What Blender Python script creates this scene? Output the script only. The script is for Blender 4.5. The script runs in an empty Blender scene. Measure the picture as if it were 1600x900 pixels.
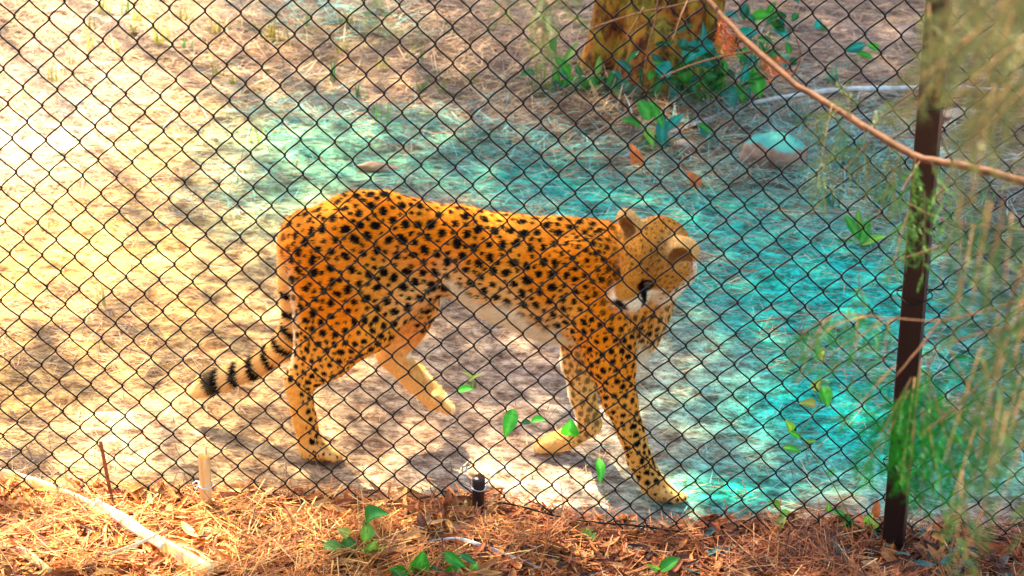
import bpy, math, random
import numpy as np
from mathutils import Vector, Matrix

random.seed(7)
RNG = np.random.default_rng(7)
C = bpy.context.scene.collection

# ------------------------------------------------------------------ camera
CAM_Z = 2.64
PITCH = math.radians(25.0)
ROLL = 0.0555
F_PX = 3020.6                       # focal length in photo pixels (1600 wide)
R_ = np.array([1.0, 0, 0]); U_ = np.array([0, math.sin(PITCH), math.cos(PITCH)])
FWD = np.array([0, math.cos(PITCH), -math.sin(PITCH)])
RIGHT = math.cos(ROLL) * R_ + math.sin(ROLL) * U_
UP = -math.sin(ROLL) * R_ + math.cos(ROLL) * U_
EYE = np.array([0, 0, CAM_Z])
cd = bpy.data.cameras.new("camera"); cam = bpy.data.objects.new("camera", cd); C.objects.link(cam)
cd.sensor_width = 36.0; cd.lens = F_PX / 1600 * 36; cd.clip_start = 0.05; cd.clip_end = 500
M = Matrix.Identity(4)
for i in range(3):
    M[i][0] = RIGHT[i]; M[i][1] = UP[i]; M[i][2] = -FWD[i]; M[i][3] = EYE[i]
cam.matrix_world = M
cd.dof.use_dof = True; cd.dof.focus_distance = 4.6; cd.dof.aperture_fstop = 7.0
sc = bpy.context.scene
sc.camera = cam
sc.view_settings.view_transform = 'Standard'; sc.view_settings.look = 'None'
sc.view_settings.gamma = 1.0; sc.view_settings.exposure = 2.3
sc.cycles.max_bounces = 6; sc.cycles.diffuse_bounces = 3

# ------------------------------------------------------------------ sun and sky
SUN = np.array([-0.34, 0.50, 0.80]); SUN /= np.linalg.norm(SUN)     # direction towards the sun
elev = math.asin(SUN[2]); azim = math.atan2(SUN[0], SUN[1])
w = bpy.data.worlds.new("World"); sc.world = w; w.use_nodes = True
nt = w.node_tree; bg = nt.nodes["Background"]
sky = nt.nodes.new("ShaderNodeTexSky"); sky.sky_type = 'NISHITA'; sky.sun_disc = False
sky.sun_elevation = elev; sky.sun_rotation = azim
sky.air_density = 1.0; sky.dust_density = 2.5; sky.ozone_density = 1.0
nt.links.new(sky.outputs[0], bg.inputs[0]); bg.inputs[1].default_value = 0.12
sl = bpy.data.lights.new("sun", 'SUN'); sl.energy = 5.0; sl.angle = math.radians(0.6); sl.color = (1.0, 0.84, 0.60)
so = bpy.data.objects.new("sun", sl); C.objects.link(so)
so.rotation_euler = Vector(SUN).to_track_quat('Z', 'Y').to_euler()

# ------------------------------------------------------------------ helpers
def ray(px, py):
    d = FWD + (px - 800) / F_PX * RIGHT - (py - 450) / F_PX * UP
    return d                                             # unit depth along the optical axis
def at_depth(px, py, d): return EYE + ray(px, py) * d
def on_ground(px, py, z=0.0):
    d = ray(px, py); return EYE + d * ((z - EYE[2]) / d[2])
# chain-link plane
FY, FW, FH = -0.022, 0.072, 0.0394
F_U = np.array([math.cos(FY), math.sin(FY), 0]); F_N = np.array([-math.sin(FY), math.cos(FY), 0])
F_V = np.array([0, 0, 1]) * math.cos(-.0667) + F_N * math.sin(-.0667) - 0.0412 * F_U
F_O = EYE + np.array([-1.0451, 3.7811, -1.2172])
F_NN = np.cross(F_U, F_V); F_NN /= np.linalg.norm(F_NN)              # plane normal
if F_NN[1] < 0: F_NN = -F_NN
def on_fence(px, py, off=0.0):
    d = ray(px, py); t = np.dot(F_O + F_NN * off - EYE, F_NN) / np.dot(d, F_NN)
    return EYE + d * t

def smooth(a, b, x):
    t = np.clip((x - a) / (b - a), 0, 1); return t * t * (3 - 2 * t)
_T = np.random.default_rng(3).random((256, 256))
def vnoise(x, y):
    xi = np.floor(x).astype(int); yi = np.floor(y).astype(int); fx = x - xi; fy = y - yi
    fx = fx * fx * (3 - 2 * fx); fy = fy * fy * (3 - 2 * fy)
    g = lambda a, b: _T[a & 255, b & 255]
    return (g(xi, yi) * (1 - fx) + g(xi + 1, yi) * fx) * (1 - fy) + (g(xi, yi + 1) * (1 - fx) + g(xi + 1, yi + 1) * fx) * fy
def fbm(x, y, o=4):
    s = 0; a = .5; t = 0
    for k in range(o):
        s = s + a * vnoise(x * 2 ** k + 17.3 * k, y * 2 ** k + 9.1 * k); t += a; a *= .5
    return s / t

def mesh(name, V, F, mat=None, col=None, smooth_=True):
    V = np.asarray(V, np.float32).reshape(-1, 3); me = bpy.data.meshes.new(name)
    if not isinstance(F, (list, tuple)): F = [F]
    F = [np.asarray(f, np.int32) for f in F if len(f)]
    me.vertices.add(len(V)); me.vertices.foreach_set("co", V.ravel())
    nl = sum(f.size for f in F); npoly = sum(len(f) for f in F)
    me.loops.add(nl); me.loops.foreach_set("vertex_index", np.concatenate([f.ravel() for f in F]))
    me.polygons.add(npoly)
    tot = np.concatenate([np.full(len(f), f.shape[1], np.int32) for f in F])
    st = np.concatenate([[0], np.cumsum(tot)[:-1]]).astype(np.int32)
    me.polygons.foreach_set("loop_start", st); me.polygons.foreach_set("loop_total", tot)
    me.polygons.foreach_set("use_smooth", np.full(npoly, smooth_))
    if col is not None:
        a = me.color_attributes.new("col", 'FLOAT_COLOR', 'POINT')
        c = np.ones((len(V), 4), np.float32); c[:, :3] = col
        a.data.foreach_set("color", c.ravel())
    me.update(); me.validate()
    if mat: me.materials.append(mat)
    return me
def link(name, me, parent=None, loc=None):
    o = bpy.data.objects.new(name, me); C.objects.link(o)
    if parent is not None: o.parent = parent
    if loc is not None: o.location = loc
    return o
def tag(o, label=None, cat=None, group=None, kind=None):
    if label: o['label'] = label
    if cat: o['category'] = cat
    if group: o['group'] = group
    if kind: o['kind'] = kind
    return o
def thing(name, label, cat, loc=(0, 0, 0), group=None):
    o = bpy.data.objects.new(name, None); C.objects.link(o); o.location = loc; o.empty_display_size = .05
    return tag(o, label, cat, group)

def tube(pts, rad, n=8, cap=True):
    """swept tube; returns V, [quads, tris]"""
    P = np.asarray(pts, float); m = len(P); rad = np.broadcast_to(np.asarray(rad, float), (m,))
    T = np.gradient(P, axis=0); T /= np.linalg.norm(T, axis=1)[:, None] + 1e-12
    nrm = np.cross(T[0], [0.13, 0.2, 1.0]); nrm /= np.linalg.norm(nrm); N = [nrm]
    for i in range(1, m):
        v = N[-1] - T[i] * np.dot(N[-1], T[i]); N.append(v / (np.linalg.norm(v) + 1e-12))
    N = np.array(N); B = np.cross(T, N); a = np.arange(n) / n * 2 * math.pi
    V = P[:, None] + rad[:, None, None] * (np.cos(a)[None, :, None] * N[:, None] + np.sin(a)[None, :, None] * B[:, None])
    V = V.reshape(-1, 3); i, j = np.meshgrid(np.arange(m - 1), np.arange(n), indexing='ij')
    q = np.stack([i * n + j, i * n + (j + 1) % n, (i + 1) * n + (j + 1) % n, (i + 1) * n + j], -1).reshape(-1, 4)
    F = [q]
    if cap:
        V = np.vstack([V, P[:1], P[-1:]]); k = len(V); jj = np.arange(n)
        F.append(np.vstack([np.stack([np.full(n, k - 2), (jj + 1) % n, jj], 1),
                            np.stack([np.full(n, k - 1), (m - 1) * n + jj, (m - 1) * n + (jj + 1) % n], 1)]))
    return V, F
def curve(pts, n=24):
    """Catmull-Rom through points (any dimension)"""
    P = np.asarray(pts, float); P = np.vstack([2 * P[0] - P[1], P, 2 * P[-1] - P[-2]]); out = []
    segs = len(P) - 3
    for s in np.linspace(0, segs - 1e-6, n):
        i = int(s); t = s - i; a, b, c, d = P[i:i + 4]
        out.append(.5 * ((2 * b) + (c - a) * t + (2 * a - 5 * b + 4 * c - d) * t * t + (3 * b - a - 3 * c + d) * t ** 3))
    return np.array(out)
class Acc:
    """collects vertex / face arrays into one mesh"""
    def __init__(s): s.V = []; s.F = {}; s.c = []; s.n = 0
    def add(s, V, F, col=None):
        for f in (F if isinstance(F, list) else [F]):
            f = np.asarray(f)
            if len(f): s.F.setdefault(f.shape[1], []).append(f + s.n)
        s.V.append(np.asarray(V)); s.n += len(V)
        if col is not None: s.c.append(np.broadcast_to(np.asarray(col, float), (len(V), 3)))
    def mesh(s, name, mat, smooth_=True):
        return mesh(name, np.vstack(s.V), [np.vstack(f) for f in s.F.values()], mat, np.vstack(s.c) if s.c else None, smooth_)

def strands(P, D, L, Wd, sag=0.0, up=None, tip=.25, seg=2):
    """thin blades: start P, direction D (unit), length L, width Wd; returns V(n,2*(seg+1),3), quads"""
    n = len(P); L = np.broadcast_to(L, (n,)); Wd = np.broadcast_to(Wd, (n,)); sag = np.broadcast_to(sag, (n,))
    upv = np.array([0, 0, 1.0]) if up is None else up
    S = np.cross(D, upv); S /= np.linalg.norm(S, axis=1)[:, None] + 1e-9
    V = np.zeros((n, 2 * (seg + 1), 3))
    for k in range(seg + 1):
        t = k / seg; wk = Wd * (1 - (1 - tip) * t)
        c = P + D * (L * t)[:, None] - upv * (sag * t * t)[:, None]
        V[:, 2 * k] = c - S * wk[:, None] / 2; V[:, 2 * k + 1] = c + S * wk[:, None] / 2
    base = (np.arange(n) * 2 * (seg + 1))[:, None, None]
    q = np.array([[2 * k, 2 * k + 1, 2 * k + 3, 2 * k + 2] for k in range(seg)])[None]
    return V, (base + q).reshape(-1, 4)

# ------------------------------------------------------------------ materials
def new_mat(name, rough=.7, spec=.3):
    m = bpy.data.materials.new(name); m.use_nodes = True; b = m.node_tree.nodes["Principled BSDF"]
    b.inputs["Roughness"].default_value = rough; b.inputs["Specular IOR Level"].default_value = spec
    return m, m.node_tree.nodes, m.node_tree.links, b
def noise_node(n, l, scale, detail=5, vec=None, rough=.6):
    t = n.new("ShaderNodeTexNoise"); t.inputs["Scale"].default_value = scale; t.inputs["Detail"].default_value = detail
    t.inputs["Roughness"].default_value = rough
    if vec is not None: l.new(vec, t.inputs["Vector"])
    return t
def ramp(n, l, src, stops):
    r = n.new("ShaderNodeValToRGB"); e = r.color_ramp.elements
    while len(e) < len(stops): e.new(.5)
    for k, (p, c) in enumerate(stops): e[k].position = p; e[k].color = (*c, 1)
    l.new(src, r.inputs[0]); return r
def mixc(n, l, fac, a, b, mode='MIX'):
    m = n.new("ShaderNodeMix"); m.data_type = 'RGBA'; m.blend_type = mode
    for inp, v in ((m.inputs[0], fac), (m.inputs[6], a), (m.inputs[7], b)):
        if hasattr(v, 'links') or hasattr(v, 'is_linked'): l.new(v, inp)
        elif isinstance(v, (int, float)): inp.default_value = v
        else: inp.default_value = (*v, 1)
    return m.outputs[2]
def bump(n, l, b, h, strength, dist):
    k = n.new("ShaderNodeBump"); k.inputs["Strength"].default_value = strength; k.inputs["Distance"].default_value = dist
    l.new(h, k.inputs["Height"]); l.new(k.outputs[0], b.inputs["Normal"]); return k
def coords(n, l, scale=(1, 1, 1)):
    t = n.new("ShaderNodeTexCoord"); m = n.new("ShaderNodeMapping"); m.inputs["Scale"].default_value = scale
    l.new(t.outputs["Object"], m.inputs[0]); return m.outputs[0]
def attr_mat(name, rough=.7, spec=.3, vary=.25, scale=40, trans=0.0, bmp=0.0):
    """colour from the 'col' attribute with fine procedural mottling"""
    m, n, l, b = new_mat(name, rough, spec)
    a = n.new("ShaderNodeAttribute"); a.attribute_name = "col"
    t = noise_node(n, l, scale, 4, coords(n, l))
    r = ramp(n, l, t.outputs[0], [(.3, (1 - vary,) * 3), (.7, (1 + vary,) * 3)])
    c = mixc(n, l, 1.0, a.outputs["Color"], r.outputs[0], 'MULTIPLY')
    l.new(c, b.inputs["Base Color"])
    if bmp: bump(n, l, b, t.outputs[0], .6, bmp)
    if trans:
        tr = n.new("ShaderNodeBsdfTranslucent"); l.new(c, tr.inputs[0]); mx = n.new("ShaderNodeMixShader")
        mx.inputs[0].default_value = trans; out = n["Material Output"]
        l.new(b.outputs[0], mx.inputs[1]); l.new(tr.outputs[0], mx.inputs[2]); l.new(mx.outputs[0], out.inputs[0])
    return m
def two_tone(name, c0, c1, scale=20, rough=.7, spec=.3, bmp=.003, stretch=(1, 1, 1), metal=0.0, c2=None):
    m, n, l, b = new_mat(name, rough, spec); b.inputs["Metallic"].default_value = metal
    t = noise_node(n, l, scale, 6, coords(n, l, stretch))
    st = [(.32, c0), (.62, c1)] + ([(.75, c2)] if c2 else [])
    r = ramp(n, l, t.outputs[0], st); l.new(r.outputs[0], b.inputs["Base Color"])
    if bmp: bump(n, l, b, t.outputs[0], .7, bmp)
    return m
M_STRAW = attr_mat("straw", .6, .35, .3, 90, trans=.15)
M_LEAF = attr_mat("leaf", .42, .45, .2, 60, trans=.4)
M_DEAD = attr_mat("dead_leaf", .55, .4, .3, 70, trans=.25)
M_CEDAR = attr_mat("cedar_foliage", .55, .3, .25, 50, trans=.3)
M_TWIG = two_tone("twig_bark", (.055, .020, .006), (.140, .052, .015), 60, .7, .3, .002, (1, 1, 1))
M_WIRE = two_tone("coated_wire", (.0025, .004, .003), (.010, .008, .005), 25, .45, .16, .0004, c2=(.05, .024, .010))
M_POST = two_tone("painted_post", (.006, .0025, .002), (.018, .007, .005), 14, .35, .5, .0008, (1, 1, .2))
M_STEEL = two_tone("tie_wire", (.35, .35, .33), (.6, .6, .57), 80, .35, .5, 0, metal=.8)
M_RUST = two_tone("rusty_iron", (.16, .045, .015), (.34, .11, .035), 60, .8, .2, .001)
M_BAMBOO = two_tone("split_bamboo", (.66, .30, .06), (.90, .62, .24), 50, .5, .4, .001, (1, 1, .15))
M_DRYBLADE = two_tone("dry_blade", (.60, .33, .09), (.86, .62, .28), 30, .5, .4, .001, (1, .2, 1))
M_BRANCH = two_tone("weathered_branch", (.42, .36, .28), (.72, .72, .64), 30, .75, .25, .003, (1, 1, 1))
M_BRANCHB = two_tone("brown_branch", (.16, .09, .05), (.36, .22, .13), 30, .8, .2, .003)

# ------------------------------------------------------------------ ground
fy = lambda x: F_O[1] + (x - F_O[0]) * math.tan(FY)                  # fence line (top row) in plan
_cp = [on_fence(px, py) for px, py in ((-200, 752), (100, 768), (400, 775), (620, 784), (700, 781), (748, 775), (795, 788), (840, 802), (1000, 832), (1200, 818), (1390, 822), (1560, 838), (1800, 850))]
CX = np.array([p[0] for p in _cp]); CZ = np.array([p[2] for p in _cp]); CY = np.array([p[1] for p in _cp])
def crest(x): return np.interp(x, CX, CZ)
def base_y(x): return np.interp(x, CX, CY)
def height(x, y):
    x = np.asarray(x, float); y = np.asarray(y, float)
    t = y - base_y(x)
    b = 1 - smooth(.03, .40, t)
    berm = (crest(x) - .030 + .03 * (fbm(x * 3, y * 3, 3) - .5) + .10 * np.clip(-t - .05, 0, 3) * .6)
    pen = .10 * (fbm(x * .8 + 5, y * .8, 3) - .5) + .035 * (fbm(x * 5, y * 6 + 3, 3) - .5) + .034 * (fbm(x * 13, y * 15, 3) - .5)
    near = np.exp(-((x) ** 2 / 1.2 + (y - 4.6) ** 2 / .5))           # flat where the cat walks
    pen = pen * (1 - .6 * near)
    far = np.clip((np.hypot(x, y - 5) - 9) / 20, 0, 1)
    return berm * b + pen * (1 - b) + far * 1.2 * fbm(x * .1, y * .1, 2)
BLUE = [(1230, 420, 260, 110, 1.0), (1120, 370, 120, 60, .8), (1380, 560, 220, 110, .9), (1450, 740, 260, 90, .62), (1130, 770, 130, 45, .75),
        (730, 250, 220, 65, .85), (900, 320, 160, 35, .6), (500, 190, 190, 60, .75), (540, 30, 150, 35, .6), (900, 230, 200, 60, .3),
        (1330, 250, 160, 80, .75), (430, 300, 140, 80, .6), (1200, 650, 200, 60, .45)]  # zones where the cyan of the shade is painted on the sand
_B = []
for px, py, sx, sy, a in BLUE:
    p0 = on_ground(px, py); p1 = on_ground(px + sx, py); p2 = on_ground(px, py - sy); p3 = on_ground(px, py + sy)
    _B.append((p0[0], p0[1], np.linalg.norm(p1 - p0), np.linalg.norm(p2 - p3) / 2, a))
SOIL = [(1040, 170, 170, 70, 1.0), (1010, 110, 170, 40, 1.0), (760, 110, 120, 110, .75), (440, 35, 110, 45, .7), (640, 40, 100, 50, .5), (900, 215, 130, 45, .6), (1330, 240, 170, 80, .75), (1500, 330, 120, 80, .7), (100, 70, 70, 25, .25), (1210, 280, 90, 25, .7)]
_S = []
for px, py, sx, sy, a in SOIL:
    p0 = on_ground(px, py); p1 = on_ground(px + sx, py); p2 = on_ground(px, py - sy); p3 = on_ground(px, py + sy)
    _S.append((p0[0], p0[1], np.linalg.norm(p1 - p0), np.linalg.norm(p2 - p3) / 2, a))
_P = []  # sun pools painted in as paler sand
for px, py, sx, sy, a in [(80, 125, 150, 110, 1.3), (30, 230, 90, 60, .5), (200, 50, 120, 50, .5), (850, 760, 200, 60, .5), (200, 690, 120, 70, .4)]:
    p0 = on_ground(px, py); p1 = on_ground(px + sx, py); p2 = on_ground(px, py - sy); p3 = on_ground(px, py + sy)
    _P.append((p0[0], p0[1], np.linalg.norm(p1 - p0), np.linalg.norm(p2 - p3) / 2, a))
_G = []
for px, py, sx, sy, a in [(420, 50, 130, 60, 1.0), (280, 60, 100, 50, .6), (820, 110, 80, 90, .8), (640, 120, 160, 70, .5), (1480, 60, 140, 60, .5), (1420, 300, 160, 70, .5), (330, 300, 120, 60, .35)]:
    p0 = on_ground(px, py); p1 = on_ground(px + sx, py); p2 = on_ground(px, py - sy); p3 = on_ground(px, py + sy)
    _G.append((p0[0], p0[1], np.linalg.norm(p1 - p0), np.linalg.norm(p2 - p3) / 2, a))
def soily(x, y): return sum(a * np.exp(-(((x - cx) / sx) ** 2 + ((y - cy) / sy) ** 2)) for cx, cy, sx, sy, a in _S)
def shade_tint(x, y):
    """0..1: where cyan shade is painted into the sand colour"""
    s = 0
    for cx, cy, sx, sy, a in _B: s = s + a * np.exp(-(((x - cx) / sx) ** 2 + ((y - cy) / sy) ** 2))
    n = fbm(x * 2.2 + 31, y * 3.5, 4)
    return np.clip(s * 1.15, 0, 1) * smooth(.33, .50, n + .14 * np.clip(s, 0, 1.3))
def ground_col(x, y):
    n = fbm(x * 1.1, y * 1.4 + 8, 4)[..., None]
    warm = np.array([.255, .170, .118]); mauve = np.array([.14, .085, .066]); pale = np.array([.40, .285, .195])
    c = mauve + (warm - mauve) * smooth(.36, .48, n) + (pale - warm) * smooth(.5, .64, n)
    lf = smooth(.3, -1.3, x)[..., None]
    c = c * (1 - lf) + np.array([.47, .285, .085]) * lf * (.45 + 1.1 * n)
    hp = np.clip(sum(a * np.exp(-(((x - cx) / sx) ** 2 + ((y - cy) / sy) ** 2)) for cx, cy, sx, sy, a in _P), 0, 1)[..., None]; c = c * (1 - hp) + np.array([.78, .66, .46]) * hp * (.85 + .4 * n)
    bl = shade_tint(x, y)[..., None]
    mt = smooth(.25, -.7, x)[..., None]; c = c * (1 - bl) + (np.array([.003, .37, .275]) * (1 - mt) + np.array([.13, .36, .20]) * mt) * (.45 + 1.1 * n) * bl
    for cx, cy, sx, sy, a in _S:
        k_ = np.clip(a * np.exp(-(((x - cx) / sx) ** 2 + ((y - cy) / sy) ** 2)) * smooth(.36, .56, fbm(x * 3 + 9, y * 4, 3)), 0, 1)[..., None]; c = c * (1 - k_) + np.array([.085, .040, .022]) * k_
    ol = np.clip(sum(a * np.exp(-(((x - cx) / sx) ** 2 + ((y - cy) / sy) ** 2)) for cx, cy, sx, sy, a in _G) * smooth(.35, .55, fbm(x * 2.5 + 4, y * 3, 3)), 0, 1)[..., None]; c = c * (1 - ol) + np.array([.20, .145, .028]) * ol
    litter = (1 - smooth(-.02, .12, y - base_y(x)))[..., None]
    return c * (1 - litter) + np.array([.16, .075, .032]) * litter
def axis(lo, hi, step, far):
    a = list(np.arange(lo, hi + 1e-6, step)); s = step; x = lo; left = []
    while x > -far: s *= 1.3; x -= s; left.append(x)
    s = step; x = hi; rt = []
    while x < far: s *= 1.3; x += s; rt.append(x)
    return np.array(left[::-1] + a + rt)
gx = axis(-2.6, 2.6, .022, 90); gy = axis(2.9, 9.6, .022, 90)
X, Y = np.meshgrid(gx, gy, indexing='ij'); Z = height(X, Y)
nx, ny = X.shape; i, j = np.meshgrid(np.arange(nx - 1), np.arange(ny - 1), indexing='ij')
gq = np.stack([i * ny + j, (i + 1) * ny + j, (i + 1) * ny + j + 1, i * ny + j + 1], -1).reshape(-1, 4)
m, n, l, b = new_mat("sandy_soil", .85, .2)
a = n.new("ShaderNodeAttribute"); a.attribute_name = "col"
v1 = coords(n, l, (16, 22, 16)); t1 = noise_node(n, l, 1, 8, v1, .7)
v2 = coords(n, l, (62, 80, 62)); t2 = noise_node(n, l, 1, 6, v2, .7)
r1 = ramp(n, l, t1.outputs[0], [(.34, (.22, .14, .12)), (.44, (.66, .55, .50)), (.52, (1.05, 1.05, 1.05)), (.62, (1.75, 1.75, 1.75))])
r2 = ramp(n, l, t2.outputs[0], [(.36, (.30, .18, .14)), (.46, (.95, .90, .88)), (.6, (1.15, 1.15, 1.15)), (.72, (1.55, 1.55, 1.55))])
c = mixc(n, l, 1.0, a.outputs["Color"], r1.outputs[0], 'MULTIPLY'); c = mixc(n, l, .8, c, r2.outputs[0], 'MULTIPLY')
l.new(c, b.inputs["Base Color"])
ad = n.new("ShaderNodeMath"); ad.operation = 'ADD'; l.new(t1.outputs[0], ad.inputs[0]); l.new(t2.outputs[0], ad.inputs[1])
bump(n, l, b, ad.outputs[0], .9, .012)
M_SOIL = m
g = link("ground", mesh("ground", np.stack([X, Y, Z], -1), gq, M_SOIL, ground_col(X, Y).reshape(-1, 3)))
tag(g, kind='structure')

# ------------------------------------------------------------------ straw on the pen floor (uncountable)
def scatter_view(nn, y0, y1, marg=80):
    """random ground points of the strip of the pen between two distances, a little wider than the view"""
    px = RNG.uniform(-marg, 1600 + marg, nn); py = RNG.uniform(y0, y1, nn)
    D = FWD + ((px - 800) / F_PX)[:, None] * RIGHT - ((py - 450) / F_PX)[:, None] * UP
    P = EYE + D * ((-CAM_Z) / D[:, 2])[:, None]
    return P[:, 0], P[:, 1]
def straw_field(nn):
    yy = RNG.uniform(4.0, 9.8, nn); xx = RNG.uniform(-1, 1, nn) * (.55 + yy * .27)
    clump = fbm(xx * 1.6 + 3, yy * 1.9, 3)
    pxs = xx / yy                                        # denser towards the back and the right
    dens = .22 + 1.0 * smooth(.46, .66, clump) + .25 * smooth(5.8, 7.2, yy) + 1.3 * np.clip(soily(xx, yy), 0, 1) + .5 * np.exp(-((xx - 1.15) / .5) ** 2 - ((yy - 7.0) / .8) ** 2)
    keep = RNG.random(nn) < dens * .7
    keep &= (yy - base_y(xx)) > .22
    xx, yy = xx[keep], yy[keep]; k = len(xx)
    ang = RNG.normal(0, .75, k) + RNG.choice([0, math.pi], k); so_ = np.clip(soily(xx, yy), 0, 1); el = RNG.normal(.03, .10, k) + RNG.random(k) * .45 * so_; ang = np.where(RNG.random(k) < so_ * .6, RNG.uniform(0, 6.28, k), ang)
    D = np.stack([np.cos(ang) * np.cos(el), np.sin(ang) * np.cos(el), np.sin(np.abs(el))], -1)
    L = RNG.gamma(3, .022, k) + .02; Wd = RNG.uniform(.0012, .0036, k) * (1 + .8 * smooth(6, 8, yy)); L = L * (1 + .5 * smooth(6, 8, yy))
    zz = height(xx, yy) + RNG.uniform(.000, .012, k) + RNG.random(k) * .05 * so_
    V, q = strands(np.stack([xx, yy, zz], -1), D, L, Wd, RNG.normal(.004, .01, k) + .02 * so_ * RNG.random(k))
    u = RNG.random(k)[:, None]; bl = shade_tint(xx, yy)[:, None]
    c = np.where(u < .34, [.54, .37, .19], np.where(u < .58, [.40, .22, .10], np.where(u < .80, [.19, .085, .042], [.09, .040, .026])))
    tz = np.exp(-((xx - 1.25) / .55) ** 2 - ((yy - 6.9) / .8) ** 2)[:, None]; c = np.where((RNG.random(k)[:, None] < tz * .6), np.where(u < .4, [.50, .66, .56], [.10, .40, .28]), c)
    c = np.where((RNG.random(k)[:, None] < bl * .6) & (u < .58), [.16, .56, .48], c)  # straws in the tinted zones share the painted cyan shade
    c = c * RNG.uniform(.75, 1.25, (k, 1))
    return mesh("straw", V.reshape(-1, 3), q, M_STRAW, np.repeat(c, V.shape[1], 0), False)
o = link("straw_litter", straw_field(120000)); tag(o, "thin dry straw strewn over the sandy floor of the pen", "straw", kind='stuff')

# ------------------------------------------------------------------ chain-link fence
fence = thing("chain_link_fence", "dark wire chain-link fence with a brown post in front of the spotted cat", "fence", tuple(on_fence(800, 800)))
FROOT = np.array(fence.location)
H0, H1, SUBS, TH = -26, 31, 8, .0052                     # half rows above / below the frame's top row
def wire_mesh(par, base):
    s = np.arange(H0 * SUBS, H1 * SUBS + 1) / SUBS       # position in half rows
    ph = s + par
    tri = np.abs(((ph / 2) % 1) * 2 - 1)                 # 1 at even, 0 at odd half rows
    tri = 1 - tri
    x = (.5 - .5 * np.cos(math.pi * tri)) * .35 + tri * .65
    x = x * (FW / 2 + .0032) - .0016
    side = np.sin(math.pi * ((ph) % 2)); zz = np.sign(side) * np.abs(side) ** .55   # one leg in front, the next behind
    P = x[:, None] * F_U - (s * FH)[:, None] * F_V - (zz * TH)[:, None] * F_NN
    q = P + base
    P = P + F_U * (.010 * (fbm(q[:, 0] * 2.1 + 40, q[:, 2] * 2.1, 2) - .5))[:, None] + F_V * (.012 * (fbm(q[:, 0] * 2.3 + 7, q[:, 2] * 1.9 + 60, 2) - .5))[:, None] + F_NN * (.03 * (fbm(q[:, 0] * 1.1 + 90, q[:, 2] * 1.1, 2) - .5))[:, None]
    V, F = tube(P, .0018, 6, True)
    return mesh("wire", V, F, M_WIRE)
for k in range(-7, 72):                                  # two strands to the cell width
    par = k % 2
    o = link("wire", wire_mesh(par, F_O + (k * .5) * FW * F_U), fence); o.location = F_O + (k * .5) * FW * F_U - FROOT
def fpart(name, V, F, mat, sm=True):
    return link(name, mesh(name, np.asarray(V) - FROOT, F, mat, None, sm), fence)
# tension wire woven along the bottom edge
xs = np.linspace(-1.75, 1.75, 90); tw = []
for x in xs:
    p = F_O + F_U * (x - F_O[0]); dz = p[2] - (crest(x) - .014 + .010 * math.sin(x * 7 + 1) + .03 * math.exp(-((x - .32) / .12) ** 2)); tw.append(p - F_V * dz - F_NN * .008)
V, F = tube(tw, .0022, 6); fpart("tension_wire", V, F, M_WIRE)
# post: rounded square tube, hollow top cap, standing on the camera side of the mesh
pb = on_fence(1397, 838, -.045); pt = on_fence(1468, -2, -.045); pd = (pt - pb) / np.linalg.norm(pt - pb)
pb = pb - pd * .35; ptop = pb + pd * 2.75
side = np.cross(pd, F_NN); side /= np.linalg.norm(side); fr = np.cross(side, pd)
ca, sa = math.cos(.35), math.sin(.35); s2 = side * ca + fr * sa; f2 = fr * ca - side * sa
hw, rc = .0235, .006; prof = []
for qx, qy, a0 in ((1, 1, 0), (-1, 1, 90), (-1, -1, 180), (1, -1, 270)):
    for da in (0, 30, 60, 90):
        t = math.radians(a0 + da); prof.append(((hw - rc) * qx + rc * math.cos(t), (hw - rc) * qy + rc * math.sin(t)))
np_ = len(prof); hs = np.linspace(0, 2.75, 24)
V = np.array([pb + pd * h + s2 * a_ + f2 * b_ for h in hs for a_, b_ in prof])
i, j = np.meshgrid(np.arange(len(hs) - 1), np.arange(np_), indexing='ij')
q = np.stack([i * np_ + j, i * np_ + (j + 1) % np_, (i + 1) * np_ + (j + 1) % np_, (i + 1) * np_ + j], -1).reshape(-1, 4)
fpart("post", V, [q], M_POST)
V = np.array([ptop + pd * z + s2 * x * .027 + f2 * y * .027 for z in (-.01, .008) for x, y in ((-1, -1), (1, -1), (1, 1), (-1, 1))])
fpart("post_cap", V, [np.array([[0, 1, 5, 4], [1, 2, 6, 5], [2, 3, 7, 6], [3, 0, 4, 7], [4, 5, 6, 7], [3, 2, 1, 0]])], M_POST, False)
for h in (.55, .98, 1.42, 1.9):                          # ties round the post
    c0 = pb + pd * h; ring = [c0 + (s2 * math.cos(t) + f2 * math.sin(t)) * .034 * (1 + .12 * math.cos(4 * t)) + pd * .006 * math.sin(t) for t in np.linspace(0, 2 * math.pi, 26)]
    ring += [c0 - side * .06 + fr * .02, c0 - side * .075 + fr * .035 + pd * .01]
    V, F = tube(ring, .0016, 5); fpart("tie_wire", V, F, M_WIRE)

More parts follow.
